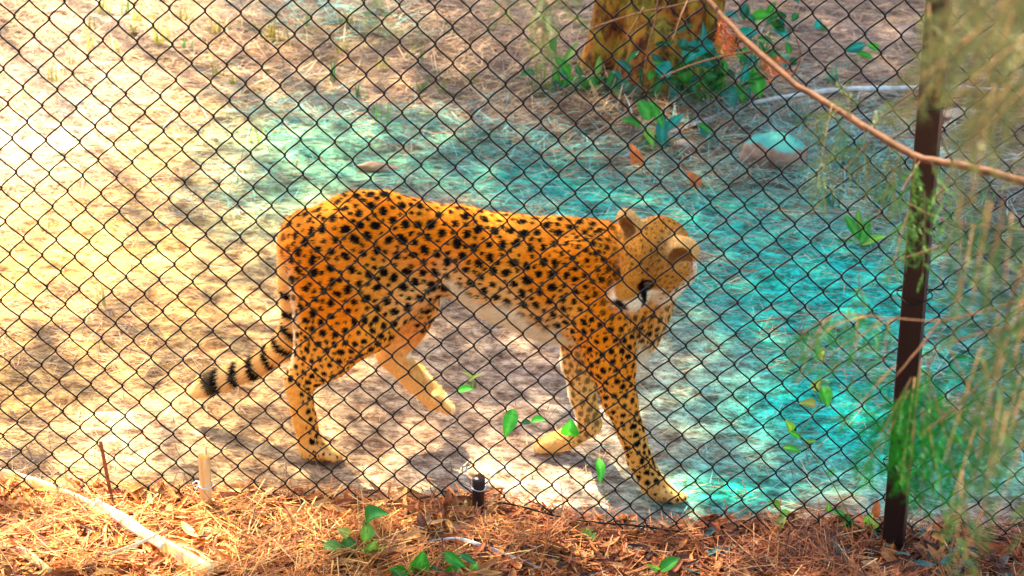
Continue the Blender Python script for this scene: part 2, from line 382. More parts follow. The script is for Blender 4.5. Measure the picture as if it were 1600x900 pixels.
# ------------------------------------------------------------------ cheetah
HN = on_ground(492, 716); FN = on_ground(1035, 780)
AF = (FN - HN); AF[2] = 0; AF /= np.linalg.norm(AF)                  # forward axis
AR = np.array([AF[1], -AF[0], 0])                                    # its right flank, towards the fence
CO = (HN + FN) / 2 - AR * .09; CO[2] = 0
def L3(px, py, r):
    """local (forward, right, up) of the point seen at a pixel on the plane r"""
    d = ray(px, py); t = (r - np.dot(EYE - CO, AR)) / np.dot(d, AR); p = EYE + d * t - CO
    return np.array([np.dot(p, AF), r, p[2]])
KP = .00169                                                          # metres per photo pixel at the cat
PR = []                                                              # a, ra, b, rb, scale across, blend, tag, sign
def cone(a, ra, b, rb, s=1.0, k=.02, tg='body', sg=1):
    PR.append((L3(*a), ra * KP, L3(*b), rb * KP, s, k, tg, sg))
tr = [((488, 374), 50), ((560, 368), 63), ((640, 374), 60), ((720, 393), 68), ((800, 421), 84), ((870, 440), 94), ((930, 447), 90), ((975, 470), 66)]
for (a, ra), (b_, rb) in zip(tr, tr[1:]): cone((*a, 0), ra, (*b_, 0), rb, .66, .03, 'trunk')
cone((560, 345, 0), 40, (600, 338, 0), 40, .55, .03, 'trunk')        # hip bones stand up
cone((880, 385, 0), 44, (930, 390, 0), 42, .55, .03, 'trunk')        # withers
cone((925, 410, .0), 60, (1000, 405, .01), 47, .8, .03, 'neck')
cone((960, 440, .0), 58, (1012, 440, .01), 40, .8, .03, 'neck')
cone((975, 500, 0), 52, (965, 550, 0), 40, .8, .03, 'chest')
cone((1000, 470, 0), 44, (990, 520, 0), 40, .8, .03, 'chest')
# near foreleg
cone((920, 420, .075), 50, (940, 500, .088), 46, .5, .03, 'shoulder')
cone((940, 500, .088), 44, (955, 565, .092), 35, .62, .025, 'foreleg')
cone((955, 565, .092), 35, (968, 625, .092), 26, .8, .02, 'foreleg')
cone((968, 625, .092), 26, (985, 672, .092), 20.5, .9, .015, 'foreleg')
cone((985, 672, .092), 20.5, (999, 716, .092), 18.5, 1, .012, 'foreleg')
cone((999, 716, .092), 18.5, (1018, 752, .092), 18.5, 1, .012, 'foreleg')
cone((1018, 754, .092), 18, (1035, 767, .092), 16, 1.15, .012, 'paw')
for dr, dx, dy in ((-.031, 3, -2), (-.010, 10, 0), (.011, 10, 2), (.031, 1, 4)):
    cone((1036, 770, .092 + dr * .8), 8.0, (1057 + dx, 776 + dy, .092 + dr), 7.2, 1, .002, 'paw')
# far foreleg, lifted and folded at the wrist
cone((920, 440, -.075), 50, (918, 510, -.085), 44, .5, .03, 'shoulder')
cone((912, 520, -.085), 38, (906, 565, -.085), 29, .7, .025, 'foreleg')
cone((906, 565, -.085), 28, (910, 615, -.085), 21, .85, .018, 'foreleg')
cone((910, 615, -.085), 21, (921, 658, -.085), 19, 1, .012, 'foreleg')
cone((922, 664, -.085), 18, (888, 684, -.085), 17, 1, .012, 'foreleg')
cone((888, 685, -.085), 17, (862, 693, -.085), 16.5, 1.1, .010, 'paw')
for dr, dx, dy in ((-.022, -2, -3), (-.008, -6, 0), (.008, -6, 2), (.022, 0, 4)):
    cone((862, 692, -.085 + dr), 9.5, (846 + dx, 696 + dy, -.085 + dr), 9, 1, .006, 'paw')
# near hind leg
cone((535, 388, .055), 62, (570, 500, .085), 44, .5, .03, 'thigh')
cone((495, 400, .04), 48, (498, 505, .075), 38, .6, .03, 'thigh')
cone((545, 450, .07), 60, (520, 520, .085), 40, .5, .03, 'thigh')
cone((600, 440, .05), 44, (582, 515, .09), 32, .45, .03, 'thigh')
cone((575, 512, .095), 34, (515, 560, .095), 31, .7, .02, 'shank')
cone((515, 560, .095), 31, (470, 596, .09), 21, .8, .018, 'shank')
cone((496, 520, .085), 34, (474, 585, .09), 22, .6, .02, 'shank')
cone((462, 590, .09), 17, (466, 600, .09), 20, .9, .012, 'shank')
cone((466, 600, .09), 20.5, (476, 655, .09), 18, .95, .012, 'hindfoot')
cone((476, 655, .09), 18, (486, 697, .09), 18, 1, .012, 'hindfoot')
cone((487, 700, .09), 18.5, (502, 704, .09), 15.5, 1.15, .012, 'paw')
for dr, dx, dy in ((-.031, 4, -2), (-.010, 11, 0), (.011, 11, 2), (.031, 2, 4)):
    cone((502, 706, .09 + dr * .8), 8.0, (519 + dx, 711 + dy, .09 + dr), 7.2, 1, .002, 'paw')
# far hind leg, swinging forward
cone((565, 395, -.05), 58, (650, 470, -.08), 36, .5, .03, 'thigh')
cone((650, 470, -.08), 34, (632, 515, -.085), 29, .7, .02, 'shank')
cone((655, 440, -.03), 34, (640, 500, -.07), 28, .5, .03, 'flank')
cone((632, 515, -.085), 28, (612, 552, -.085), 23, .8, .018, 'shank')
cone((610, 552, -.085), 23, (648, 590, -.085), 20, .95, .012, 'hindfoot')
cone((648, 590, -.085), 21, (682, 624, -.085), 19, 1, .012, 'hindfoot')
for dr, dx, dy in ((-.028, 0, -3), (-.010, 4, 0), (.010, 4, 2), (.028, 0, 3)):
    cone((680, 621, -.085 + dr), 12, (700 + dx, 638 + dy, -.085 + dr), 8.5, 1, .003, 'paw')
cone((690, 438, .05), 20, (610, 490, .085), 24, .35, .03, 'flank')   # fold of skin from belly to knee
# tail
tl = [((460, 385, 0), 25), ((460, 440, -.005), 22), ((464, 505, -.01), 20), ((438, 547, -.015), 18.5), ((396, 575, -.02), 17), ((352, 591, -.02), 17.5), ((324, 602, -.02), 17), ((306, 613, -.02), 9)]
for (a, ra), (b_, rb) in zip(tl, tl[1:]): cone(a, ra, b_, rb, 1, .012, 'tail')
# head: its own axes (nose, left side, crown)
TW = -FWD
def cv(x, y, z):
    v = x * RIGHT + y * UP + z * TW; return v / np.linalg.norm(v)
hN = cv(-.57, -.72, .42); hE = cv(.82, -.40, .40); hE = hE - hN * np.dot(hE, hN); hE /= np.linalg.norm(hE); hU = np.cross(hN, hE)
if np.dot(hU, UP) < 0: hU = -hU
toL = lambda v: np.array([np.dot(v, AF), np.dot(v, AR), v[2]])
HX, HY, HZ = toL(hN), toL(hE), toL(hU); HC = L3(1016, 404, .045); HS = 1.13
H = lambda x, y, z: HC + (HX * x + HY * y + HZ * z) * HS
def hcone(a, ra, b, rb, k=.012, tg='head', sg=1): PR.append((H(*a), ra * HS, H(*b), rb * HS, 1.0, k, tg, sg))
hcone((-.035, 0, .0), .070, (.005, 0, .008), .070)
hcone((.02, 0, .022), .050, (.058, 0, .010), .036)
hcone((.045, 0, -.004), .040, (.100, 0, -.016), .027, .018)
EARHOLE = lambda s: ((.004, s * .081, .054), .0255, (.014, s * .090, .069), .0275) if s > 0 else ((-.002, s * .058, .062), .017, (.002, s * .060, .086), .017)
for s in (1, -1):
    hcone((-.005, s * .042, -.012), .044, (.030, s * .040, -.020), .036, .02)
    hcone((.078, s * .017, -.030), .026, (.104, s * .015, -.030), .0225, .012)
    hcone((.050, s * .030, .026), .013, (.066, s * .021, .022), .010, .016)
    hcone((-.030, s * .052, -.044), .042, (.020, s * .046, -.052), .036, .022)
    a0 = np.array([-.030, s * .064, .046])
    hcone(tuple(a0), .028, (-.020, s * .084, .062), .0295, .012, 'ear') if s > 0 else hcone((-.028, s * .060, .046), .024, (-.022, s * .072, .078), .022, .012, 'ear')
    hcone(*EARHOLE(s), .006, 'earhole', -1)
    hcone((.074, s * .034, .010), .011, (.084, s * .034, .010), .011, .012, 'socket', -1)
hcone((.050, 0, -.060), .032, (.092, 0, -.056), .020, .014)
hcone((.116, 0, -.014), .013, (.121, 0, -.016), .0115, .008, 'nose')
PR.append((H(-.045, 0, -.030), .062, L3(985, 418, .01), .080, .9, .03, 'nape', 1))
PR.append((H(-.02, 0, -.055), .055, L3(1000, 470, .01), .075, .9, .03, 'throat', 1))

def prim_d(p, pr):
    a, ra, b_, rb, s = pr[:5]; sv = np.array([1, 1 / s, 1], np.float32)
    A = (a * sv).astype(np.float32); Bv = ((b_ - a) * sv).astype(np.float32); q = p * sv - A
    t = np.clip(q @ Bv / max(float(Bv @ Bv), 1e-9), 0, 1)
    d = np.sqrt(((q - t[..., None] * Bv) ** 2).sum(-1)) - (ra + (rb - ra) * t)
    return d * (1.0 if s == 1 else (.5 + .5 * s))
VX = .0055
lo = np.array([-1.0, -.24, -.03]); hi = np.array([.62, .26, .98]); dims = np.ceil((hi - lo) / VX).astype(int)
fld = np.full(dims, .2, np.float32)
ax = [(lo[k] + VX * np.arange(dims[k])).astype(np.float32) for k in range(3)]
for pr in PR:
    a, ra, b_, rb, s, k, tg, sg = pr; mg = max(ra, rb) + k + .03
    i0 = np.clip(np.floor((np.minimum(a, b_) - mg - lo) / VX).astype(int), 0, dims); i1 = np.clip(np.ceil((np.maximum(a, b_) + mg - lo) / VX).astype(int), 0, dims)
    sl_ = tuple(slice(i0[q], i1[q]) for q in range(3))
    p = np.stack(np.meshgrid(*[ax[q][sl_[q]] for q in range(3)], indexing='ij'), -1)
    d = prim_d(p, pr); f = fld[sl_]
    if sg > 0:
        h = np.clip(.5 + .5 * (f - d) / k, 0, 1); fld[sl_] = f + (d - f) * h - k * h * (1 - h)
    else:
        h = np.clip(.5 - .5 * (f + d) / k, 0, 1); fld[sl_] = f + (-d - f) * h + k * h * (1 - h)
zz = ax[2][None, None, :]
fld = np.maximum(fld, .002 - zz)                                     # flat soles on the ground
def surface_nets(f):
    s = f < 0; nx, ny, nz = f.shape; idx = np.full((nx - 1, ny - 1, nz - 1), -1, np.int32)
    cs = sum(s[i:nx - 1 + i, j:ny - 1 + j, k:nz - 1 + k].astype(np.int8) for i in (0, 1) for j in (0, 1) for k in (0, 1))
    cell = np.argwhere((cs > 0) & (cs < 8)); idx[tuple(cell.T)] = np.arange(len(cell))
    acc = np.zeros((len(cell), 3)); cnt = np.zeros(len(cell))
    cor = [(i, j, k) for i in (0, 1) for j in (0, 1) for k in (0, 1)]
    for u in cor:
        for q in range(3):
            if u[q] == 0:
                v = list(u); v[q] = 1
                fa = f[tuple((cell + u).T)]; fb = f[tuple((cell + v).T)]; mk = (fa < 0) != (fb < 0)
                t = np.where(mk, fa / np.where(mk, fa - fb, 1), 0); pt_ = np.tile(np.array(u, float), (len(cell), 1)); pt_[:, q] = t
                acc += pt_ * mk[:, None]; cnt += mk
    V = cell + acc / cnt[:, None]; Q = []
    for q in range(3):
        a_, b_ = [(1, 2), (2, 0), (0, 1)][q]
        s0 = [slice(None)] * 3; s1 = [slice(None)] * 3; s0[q] = slice(0, -1); s1[q] = slice(1, None)
        for dirn in (0, 1):
            e = np.argwhere((s[tuple(s0)] == (dirn == 0)) & (s[tuple(s1)] == (dirn == 1)))
            e = e[(e[:, a_] > 0) & (e[:, b_] > 0)]
            da = np.zeros(3, int); da[a_] = 1; db = np.zeros(3, int); db[b_] = 1
            quad = np.stack([idx[tuple((e - da - db).T)], idx[tuple((e - db).T)], idx[tuple(e.T)], idx[tuple((e - da).T)]], 1)
            Q.append(quad if dirn == 0 else quad[:, ::-1])
    return V, np.vstack(Q)
V, Q = surface_nets(fld); V = lo + V * VX
# drop stray islands by keeping vertices linked to the biggest piece is not needed: primitives overlap
for it in range(3):                                                  # light smoothing
    nb = np.zeros_like(V); ct = np.zeros(len(V))
    for k in range(4):
        np.add.at(nb, Q[:, k], V[Q[:, (k + 1) % 4]]); np.add.at(ct, Q[:, k], 1)
    V = V * .5 + nb / ct[:, None] * .5
fn = np.cross(V[Q[:, 2]] - V[Q[:, 0]], V[Q[:, 3]] - V[Q[:, 1]]); NV = np.zeros_like(V)
for k in range(4): np.add.at(NV, Q[:, k], fn)
NV /= np.linalg.norm(NV, axis=1)[:, None] + 1e-12
TAGS = sorted({pr[6] for pr in PR if pr[7] > 0} ); TI = {t: k for k, t in enumerate(TAGS)}
def tag_weights(P):
    W = np.zeros((len(P), len(TAGS)), np.float32)
    for pr in PR:
        if pr[7] < 0: continue
        d = prim_d(P.astype(np.float32), pr); k = TI[pr[6]]; W[:, k] = np.maximum(W[:, k], np.exp(-np.clip(d, -.02, .3) / .012))
    return W / W.sum(1, keepdims=True)
WV = tag_weights(V)
def wt(W, *t): return sum(W[:, TI[x]] for x in t)
HB = np.stack([HX, HY, HZ], 1)
# spots: dart throwing over the skin, sizes by region
TLP = np.array([L3(*a) for a, _ in tl])
def tail_t(P):
    best = np.full(len(P), 9.0); tt = np.zeros(len(P)); acc = 0
    for a, b_ in zip(TLP, TLP[1:]):
        v = b_ - a; ln = np.linalg.norm(v); t = np.clip((P - a) @ v / ln ** 2, 0, 1); d = np.linalg.norm(P - a - t[:, None] * v, axis=1)
        mk = d < best; best[mk] = d[mk]; tt[mk] = acc + t[mk] * ln; acc += ln
    return tt
wsmall = wt(WV, 'neck', 'shoulder', 'chest', 'throat', 'nape')
wleg = wt(WV, 'foreleg', 'shank', 'hindfoot', 'paw')
whead = wt(WV, 'head', 'ear', 'nose')
spacing = .0315 - .0095 * wsmall - .008 * wleg; rad = .0113 - .0036 * wsmall - .0030 * wleg
rad = np.where(wt(WV, 'paw') > .5, .0045, rad)
def throw(order, spac, taken, cell=.04):
    grid = {}
    for q in taken: grid.setdefault(tuple(math.floor(u / cell) for u in q[:3]), []).append((q[0], q[1], q[2], q[3]))
    out = []
    for i in order:
        x, y, z = V[i]; c = (math.floor(x / cell), math.floor(y / cell), math.floor(z / cell)); s = spac[i]; ok = True
        for dx in (-1, 0, 1):
            for dy in (-1, 0, 1):
                for dz in (-1, 0, 1):
                    for u in grid.get((c[0] + dx, c[1] + dy, c[2] + dz), ()):
                        if (u[0] - x) ** 2 + (u[1] - y) ** 2 + (u[2] - z) ** 2 < s * s: ok = False; break
                    if not ok: break
                if not ok: break
            if not ok: break
        if ok:
            out.append(i); grid.setdefault(c, []).append((x, y, z, s))
    return out
free = np.where((whead < .4) & (wt(WV, 'tail') < .5))[0]; RNG.shuffle(free)
big = throw(free, spacing, [])
tk = [(*V[i], spacing[i]) for i in big]
RNG.shuffle(free)
sml = throw(free, spacing * .66, tk)
sidx = np.array(big + sml); SP = V[sidx]
SRad = np.concatenate([rad[big] * RNG.uniform(.85, 1.12, len(big)), rad[sml] * RNG.uniform(.42, .60, len(sml))])
# each spot is an oval in its own random direction in the skin
d0 = RNG.normal(size=(len(sidx), 3)); d0[:, 0] *= 1.2; d0[:, 2] *= 1.2
d0 -= NV[sidx] * (d0 * NV[sidx]).sum(1)[:, None]; d0 /= np.linalg.norm(d0, axis=1)[:, None]
SEl = RNG.uniform(1.0, 1.45, len(sidx))
# face freckles
hv = np.where(whead > .5)[0]; hl = (V[hv] - HC) @ HB
RNG.shuffle(hv); fk = [i for i in throw(hv, np.full(len(V), .0135), []) ]
fl = (V[fk] - HC) @ HB / HS; okf = ((fl[:, 0] < .075) & (fl[:, 2] > -.005)) | ((np.abs(fl[:, 1]) > .03) & (fl[:, 0] < .06) & (fl[:, 2] > -.05))
FK = V[np.array(fk)[okf]]; FKr = RNG.uniform(.0030, .0052, len(FK))
def coat(P, N, W):
    """fur colour at points of the skin"""
    P32 = P.astype(np.float32); n = len(P)
    org = np.array([.95, .285, .006]); gold = np.array([.95, .43, .045]); cream = np.array([.93, .62, .24]); white = np.array([.95, .80, .54]); blk = np.array([.007, .003, .002])
    jit = RNG.uniform(.85, 1.15, (n, 1))
    c = np.tile(org, (n, 1))
    gp = (.62 * smooth(.42, .66, fbm(P[:, 0] * 7 + 3, P[:, 2] * 7 + P[:, 1] * 5, 3)))[:, None]; c = c * (1 - gp) + gold * gp
    top = smooth(.45, .95, N[:, 2])[:, None]; c = c * (1 - .45 * top) + gold * .45 * top  # sky-lit paling of the back, painted as gold on upward faces
    wl = wt(W, 'foreleg', 'shank', 'hindfoot', 'paw', 'thigh')[:, None]
    low = smooth(.45, .12, P[:, 2])[:, None] * wl; c = c * (1 - .75 * low) + np.array([.95, .52, .10]) * .75 * low
    # pale belly and chest: below a line through the trunk
    bl = np.interp(P[:, 0], [-.5, -.15, .05, .3, .5], [.63, .575, .52, .445, .42]) + .015 * np.sin(P[:, 0] * 40)
    wtk = wt(W, 'trunk', 'chest', 'throat') * (1 - .8 * smooth(-.12, -.2, P[:, 0]))
    pale = smooth(.085, -.055, P[:, 2] - bl) * np.clip(wtk * 1.3, 0, 1)
    # inner sides of the legs
    inn = smooth(.15, .7, -N[:, 1] * np.sign(P[:, 1])) * np.clip(wl[:, 0] * 1.2, 0, 1) * (np.abs(P[:, 1]) > .03)
    far = (P[:, 1] < -.03) & (N[:, 1] > -.2); inn = np.where(far, inn * .42, inn)
    edge = smooth(.45, .85, N[:, 0] * np.where(P[:, 0] > 0, -1, 1)) * (P[:, 1] < -.03) * wl[:, 0]; inn = np.maximum(inn, edge)
    front = smooth(.25, .8, N[:, 0]) * wt(W, 'chest', 'throat', 'neck', 'nape') * .75; pale = np.maximum(pale, front)
    rear = smooth(.35, .75, -N[:, 0]) * (P[:, 1] > .02) * wt(W, 'thigh', 'shank') * smooth(.62, .5, P[:, 2]) * .85; pale = np.maximum(pale, rear)
    pf = wt(W, 'flank') * .5
    pale = np.clip(np.maximum(np.maximum(pale, inn), pf), 0, 1)
    pc = cream + (white - cream) * smooth(.7, 1, pale)[:, None]
    c = c * (1 - pale[:, None]) + pc * pale[:, None]
    pw = wt(W, 'paw')[:, None] * .5; c = c * (1 - pw) + cream * pw
    # spots
    dm = np.full(n, 9.0, np.float32)
    for s in range(0, n, 20000):
        q = P32[s:s + 20000]
        d2 = (q ** 2).sum(1)[:, None] + (SP ** 2).sum(1)[None].astype(np.float32) - 2 * q @ SP.T.astype(np.float32)
        al = q @ d0.T.astype(np.float32) - (SP * d0).sum(1)[None].astype(np.float32)
        dm[s:s + 20000] = (np.sqrt(np.clip(d2 - al ** 2 * (1 - 1 / SEl[None] ** 2), 0, None)) / SRad[None]).min(1)
    wob = .22 * (fbm(P[:, 0] * 70 + P[:, 1] * 31, P[:, 2] * 70 + P[:, 1] * 47, 2) - .5)
    sp = smooth(1.12, .82, dm + wob)
    sp = sp * (1 - .93 * smooth(.7, .98, pale)) * (1 - np.clip(whead_(W) * 1.3, 0, 1)) * (1 - wt(W, 'tail'))
    sp = sp * np.where((wt(W, 'hindfoot') > .5) & (N[:, 0] < .25), .12, 1)
    sp = np.where(far & (wt(W, 'hindfoot', 'shank', 'paw') > .4), sp * .12, sp)
    sp = np.where(far & (wt(W, 'foreleg') > .4), sp * .75, sp)
    # tail: spots merge into rings, then a white tuft
    t = tail_t(P); wtl = wt(W, 'tail'); tot = t.max() if n else 1
    tl_all = np.linalg.norm(np.diff(TLP, axis=0), axis=1).sum()
    u = t / tl_all
    c = np.where((wtl > .5)[:, None], c * 0 + (cream * .5 + gold * .5) * (1 - smooth(.5, .9, u))[:, None] + cream * smooth(.5, .9, u)[:, None], c)
    ring = smooth(.0, .35, np.sin(u * 2 * math.pi * 10.5 + 1.2 * N[:, 2] + .6) - .12 + .5 * (fbm(P[:, 0] * 60, P[:, 2] * 60, 2) - .5)) * smooth(.10, .2, u)
    ring = np.where((u > .865) & (u < .925), np.maximum(ring, .9), ring) * (u < .935)
    sp = np.maximum(sp, ring * (wtl > .5))
    c = c * (1 - sp[:, None]) + blk * sp[:, None]
    # face
    h = (P - HC) @ HB / HS; wh = np.clip(whead_(W) * 1.6 - .3, 0, 1)[:, None]; x, y, z = h[:, 0], np.abs(h[:, 1]), h[:, 2]
    fc = np.tile(np.array([.56, .21, .022]), (n, 1)); dus = (smooth(.03, .0, np.abs(h[:, 1] - .03)) * smooth(.06, .03, np.abs(x - .02)) * smooth(.0, .03, z))[:, None] * .6; fc = fc * (1 - dus) + np.array([.24, .085, .015]) * dus
    fcr = .95 * smooth(.05, .075, x) * smooth(.0, -.016, z) + .7 * smooth(.03, .05, y) * smooth(-.01, -.045, z) + .5 * smooth(.012, .0, np.abs(z + .012)) * (x > .05)
    fcr = np.clip(fcr, 0, 1)[:, None]; fc = fc * (1 - fcr) + np.array([.92, .74, .44]) * fcr
    fw = np.clip(smooth(-.045, -.07, z) + 1.0 * smooth(-.026, -.040, h[:, 1]) * smooth(.045, .01, z) + .8 * smooth(.05, .03, np.abs(x - .02)) * smooth(-.028, -.045, z) + smooth(-.02, -.06, x) * smooth(.03, .06, y) * smooth(.03, -.03, z), 0, 1)[:, None]; fc = fc * (1 - fw) + white * fw  # white fur, plus the lit rim of one cheek painted in
    if len(FK):
        dd = np.full(n, 9.0)
        ii = np.where(wh[:, 0] > .05)[0]
        if len(ii): dd[ii] = (np.sqrt(((P32[ii][:, None] - FK[None].astype(np.float32)) ** 2).sum(-1)) / FKr[None]).min(1)
        fs = smooth(1.25, .7, dd)[:, None] * .85; fc = fc * (1 - fs) + np.array([.035, .012, .004]) * fs
    dk = np.zeros(n)
    for k in range(9):                                               # tear line from the eye to the mouth
        q = k / 8; lx, ly, lz = .078 + .020 * q, .029 + .006 * math.sin(q * 3), .004 - .050 * q
        dk = np.maximum(dk, smooth(.0108, .0072, np.sqrt((x - lx) ** 2 + (y - ly) ** 2 + (z - lz) ** 2)))
    dk = np.maximum(dk, smooth(.0215, .0165, np.sqrt((x - .074) ** 2 + (y - .034) ** 2 + (z - .010) ** 2)) )
    dk = np.maximum(dk, smooth(.1235, .1275, x) * (z > -.034))
    dk = np.maximum(dk, smooth(.003, .0012, np.abs(z + .043 + .12 * (y - .01) ** 1)) * (x > .07) * .8)
    fc = fc * (1 - dk[:, None]) + blk * dk[:, None]
    er = np.clip(wt(W, 'ear') * 1.5, 0, 1); bk = er * smooth(.0, .3, -(N @ HX) + .35)
    fc = fc * (1 - (er * .6)[:, None]) + np.array([.88, .56, .20]) * (er * .6)[:, None]
    eb = np.zeros(n)
    for q in (1, -1):
        ea, era, eb_, erb = EARHOLE(q); dh = prim_d(P32, (H(*ea), era * HS, H(*eb_), erb * HS, 1.0)); eb = np.maximum(eb, smooth(.0045, .0015, dh))
    eb = (eb * np.clip(wt(W, 'ear', 'head') * 1.5, 0, 1))[:, None]
    fc = fc * (1 - eb * .9) + np.array([.26, .09, .016]) * eb * .9
    c = c * (1 - wh) + fc * wh
    return c * jit
def whead_(W): return wt(W, 'head', 'ear', 'nose')
M_FUR, n, l, b = new_mat("fur", .8, .10)
a = n.new("ShaderNodeAttribute"); a.attribute_name = "col"; l.new(a.outputs["Color"], b.inputs["Base Color"])
M_HAIR = M_FUR.copy(); M_HAIR.name = "hair"; n = M_HAIR.node_tree.nodes; l = M_HAIR.node_tree.links
tr = n.new("ShaderNodeBsdfTranslucent"); mx = n.new("ShaderNodeMixShader"); mx.inputs[0].default_value = .25
aa = [q for q in n if q.type == 'ATTRIBUTE'][0]; l.new(aa.outputs["Color"], tr.inputs[0]); l.new(n["Principled BSDF"].outputs[0], mx.inputs[1]); l.new(tr.outputs[0], mx.inputs[2]); l.new(mx.outputs[0], n["Material Output"].inputs[0])
cat = thing("cheetah", "spotted orange cheetah walking behind the fence with its head turned down", "cheetah", tuple(CO))
W2L = lambda P: P[:, :1] * AF + P[:, 1:2] * AR + P[:, 2:3] * np.array([0, 0, 1.0])
body = link("body", mesh("body", W2L(V), Q, M_FUR, coat(V, NV, WV)), cat)
# fur: short tapered hairs lying backwards and down the limbs
area = np.linalg.norm(fn, axis=1) / 2; NH = 230000
fi = RNG.choice(len(Q), NH, p=area / area.sum()); a1, a2 = RNG.random((2, NH, 1))
P = (V[Q[fi, 0]] * (1 - a1) + V[Q[fi, 1]] * a1) * (1 - a2) + (V[Q[fi, 3]] * (1 - a1) + V[Q[fi, 2]] * a1) * a2
N = NV[Q[fi, 0]]; W = tag_weights(P)
flow = np.tile(np.array([-1.0, 0, -.25]), (NH, 1)); lg = wt(W, 'foreleg', 'shank', 'hindfoot', 'paw', 'chest', 'throat')[:, None]
flow = flow * (1 - lg) + np.array([-.15, 0, -1.0]) * lg
hd = whead_(W)[:, None]; flow = flow * (1 - hd) - HX * hd
tlw = wt(W, 'tail')[:, None]; flow = flow * (1 - tlw) + np.array([-.8, 0, -.4]) * tlw
flow += RNG.normal(0, .22, (NH, 3)); flow -= N * (flow * N).sum(1)[:, None]; flow /= np.linalg.norm(flow, axis=1)[:, None] + 1e-9
ln = .011 - .005 * hd[:, 0] - .004 * lg[:, 0] + .005 * tlw[:, 0] + .006 * wt(W, 'trunk', 'chest', 'flank') * smooth(0, -.6, N[:, 2]) + .006 * wt(W, 'throat')
ln = ln * RNG.uniform(.6, 1.3, NH); ln[wt(W, 'nose') > .5] = .001
lift = RNG.uniform(.15, .5, (NH, 1)); D = flow * (1 - lift) + N * lift; D /= np.linalg.norm(D, axis=1)[:, None]
S = np.cross(D, N); S /= np.linalg.norm(S, axis=1)[:, None] + 1e-9; wd = RNG.uniform(.0007, .0013, (NH, 1))
P = P - N * .0006; hc = coat(P, N, W)
VH = np.stack([P - S * wd, P + S * wd, P + D * ln[:, None]], 1).reshape(-1, 3)
fur = link("fur", mesh("fur", W2L(VH), np.arange(NH * 3).reshape(-1, 3), M_HAIR, np.repeat(hc, 3, 0), False), cat); tag(fur, kind='stuff')
# eyes
M_EYE, n, l, b = new_mat("eye", .2, .4); t = noise_node(n, l, 300, 2, coords(n, l)); r = ramp(n, l, t.outputs[0], [(.3, (.03, .010, .003)), (.7, (.07, .025, .006))]); l.new(r.outputs[0], b.inputs["Base Color"])
M_PUP, n, l, b = new_mat("pupil", .05, .6); b.inputs["Base Color"].default_value = (.004, .003, .003, 1)
def ball(c, r, n=10):
    th = np.linspace(0, math.pi, n); ph = np.linspace(0, 2 * math.pi, 2 * n, endpoint=False)
    A, B = np.meshgrid(th, ph, indexing='ij'); Vb = np.stack([np.sin(A) * np.cos(B), np.sin(A) * np.sin(B), np.cos(A)], -1).reshape(-1, 3) * r + c
    i, j = np.meshgrid(np.arange(n - 1), np.arange(2 * n), indexing='ij'); k = 2 * n
    return Vb, np.stack([i * k + j, (i + 1) * k + j, (i + 1) * k + (j + 1) % k, i * k + (j + 1) % k], -1).reshape(-1, 4)
for s in (1, -1):
    ce = H(.0655, s * .034, .010); Vb, qb = ball(ce, .0128); e = link("eye", mesh("eye", W2L(Vb), qb, M_EYE), cat)
    Vb, qb = ball(ce + (HX * .7 + HY * s * .7) * .0062, .0062, 8); link("pupil", mesh("pupil", W2L(Vb), qb, M_PUP), e)

# ------------------------------------------------------------------ trees
def leaf_cloud(acc, P, size, cols, flat=.5):
    """many small leaf-shaped faces at given points"""
    n = len(P); D = RNG.normal(size=(n, 3)); D[:, 2] = D[:, 2] * flat - .2; D /= np.linalg.norm(D, axis=1)[:, None]
    A = RNG.normal(size=(n, 3)); A[:, 2] *= .6; S = np.cross(D, A); S /= np.linalg.norm(S, axis=1)[:, None]
    L = size * RNG.uniform(.7, 1.3, (n, 1)); Wd = L * .42
    V = np.stack([P, P + D * L * .45 + S * Wd / 2, P + D * L, P + D * L * .45 - S * Wd / 2], 1)
    q = np.arange(n * 4).reshape(-1, 4); acc.add(V.reshape(-1, 3), q, np.repeat(cols, 4, 0))
def limbs(acc, base, pts, r0):
    V, F = tube(curve([base] + pts, 14), np.linspace(r0, r0 * .25, 14), 7); acc.add(V, F)

# the tree whose flared foot shows at the top
TB = on_ground(1012, 112); KT = np.linalg.norm(on_ground(1112, 112) - on_ground(912, 112)) / 200
tree = thing("tree", "broad ridged orange and olive tree trunk with green leaves round its foot", "tree", tuple(TB))
th = np.linspace(0, 2 * math.pi, 120, endpoint=False); hz = np.concatenate([np.linspace(-.08, .6, 46), np.linspace(.7, 4.2, 16)])
TH_, HZ_ = np.meshgrid(th, hz, indexing='ij')
fl = .86 + .30 * np.exp(-np.clip(HZ_, 0, 9) / .10) - .10 * smooth(.3, 4, HZ_)
# buttress lobes divided by deep clefts; angle 0 is +x, -pi/2 faces the fence
lob = np.zeros_like(TH_)
for a0, wdt, amp, tilt in ((-2.72, .40, .16, .10), (-2.02, .36, .06, .0), (-1.48, .46, .0, .22), (-.86, .34, .12, -.1), (-.35, .33, .16, 0), (.5, .5, .12, 0), (1.5, .6, .12, 0), (2.5, .5, .12, 0)):
    da = np.angle(np.exp(1j * (TH_ - a0 - tilt * HZ_))) / .74; lob = np.maximum(lob, amp * np.sqrt(np.clip(1 - (da / wdt) ** 2, 0, 1)))
dome = .26 * np.sqrt(np.clip(1 - (np.angle(np.exp(1j * (TH_ + 1.42))) / .62) ** 2, 0, 1)) * np.sqrt(np.clip(1 - (np.clip(HZ_, 0, 9) / .30) ** 2, 0, 1)); lob = np.maximum(lob, dome)
RR = 119 * KT * (fl * .68 + lob * 1.75) * (1 + .02 * (fbm(TH_ * 6, HZ_ * 9, 3) - .5) * 2)
lean = np.stack([.05 * HZ_, .04 * HZ_], -1)
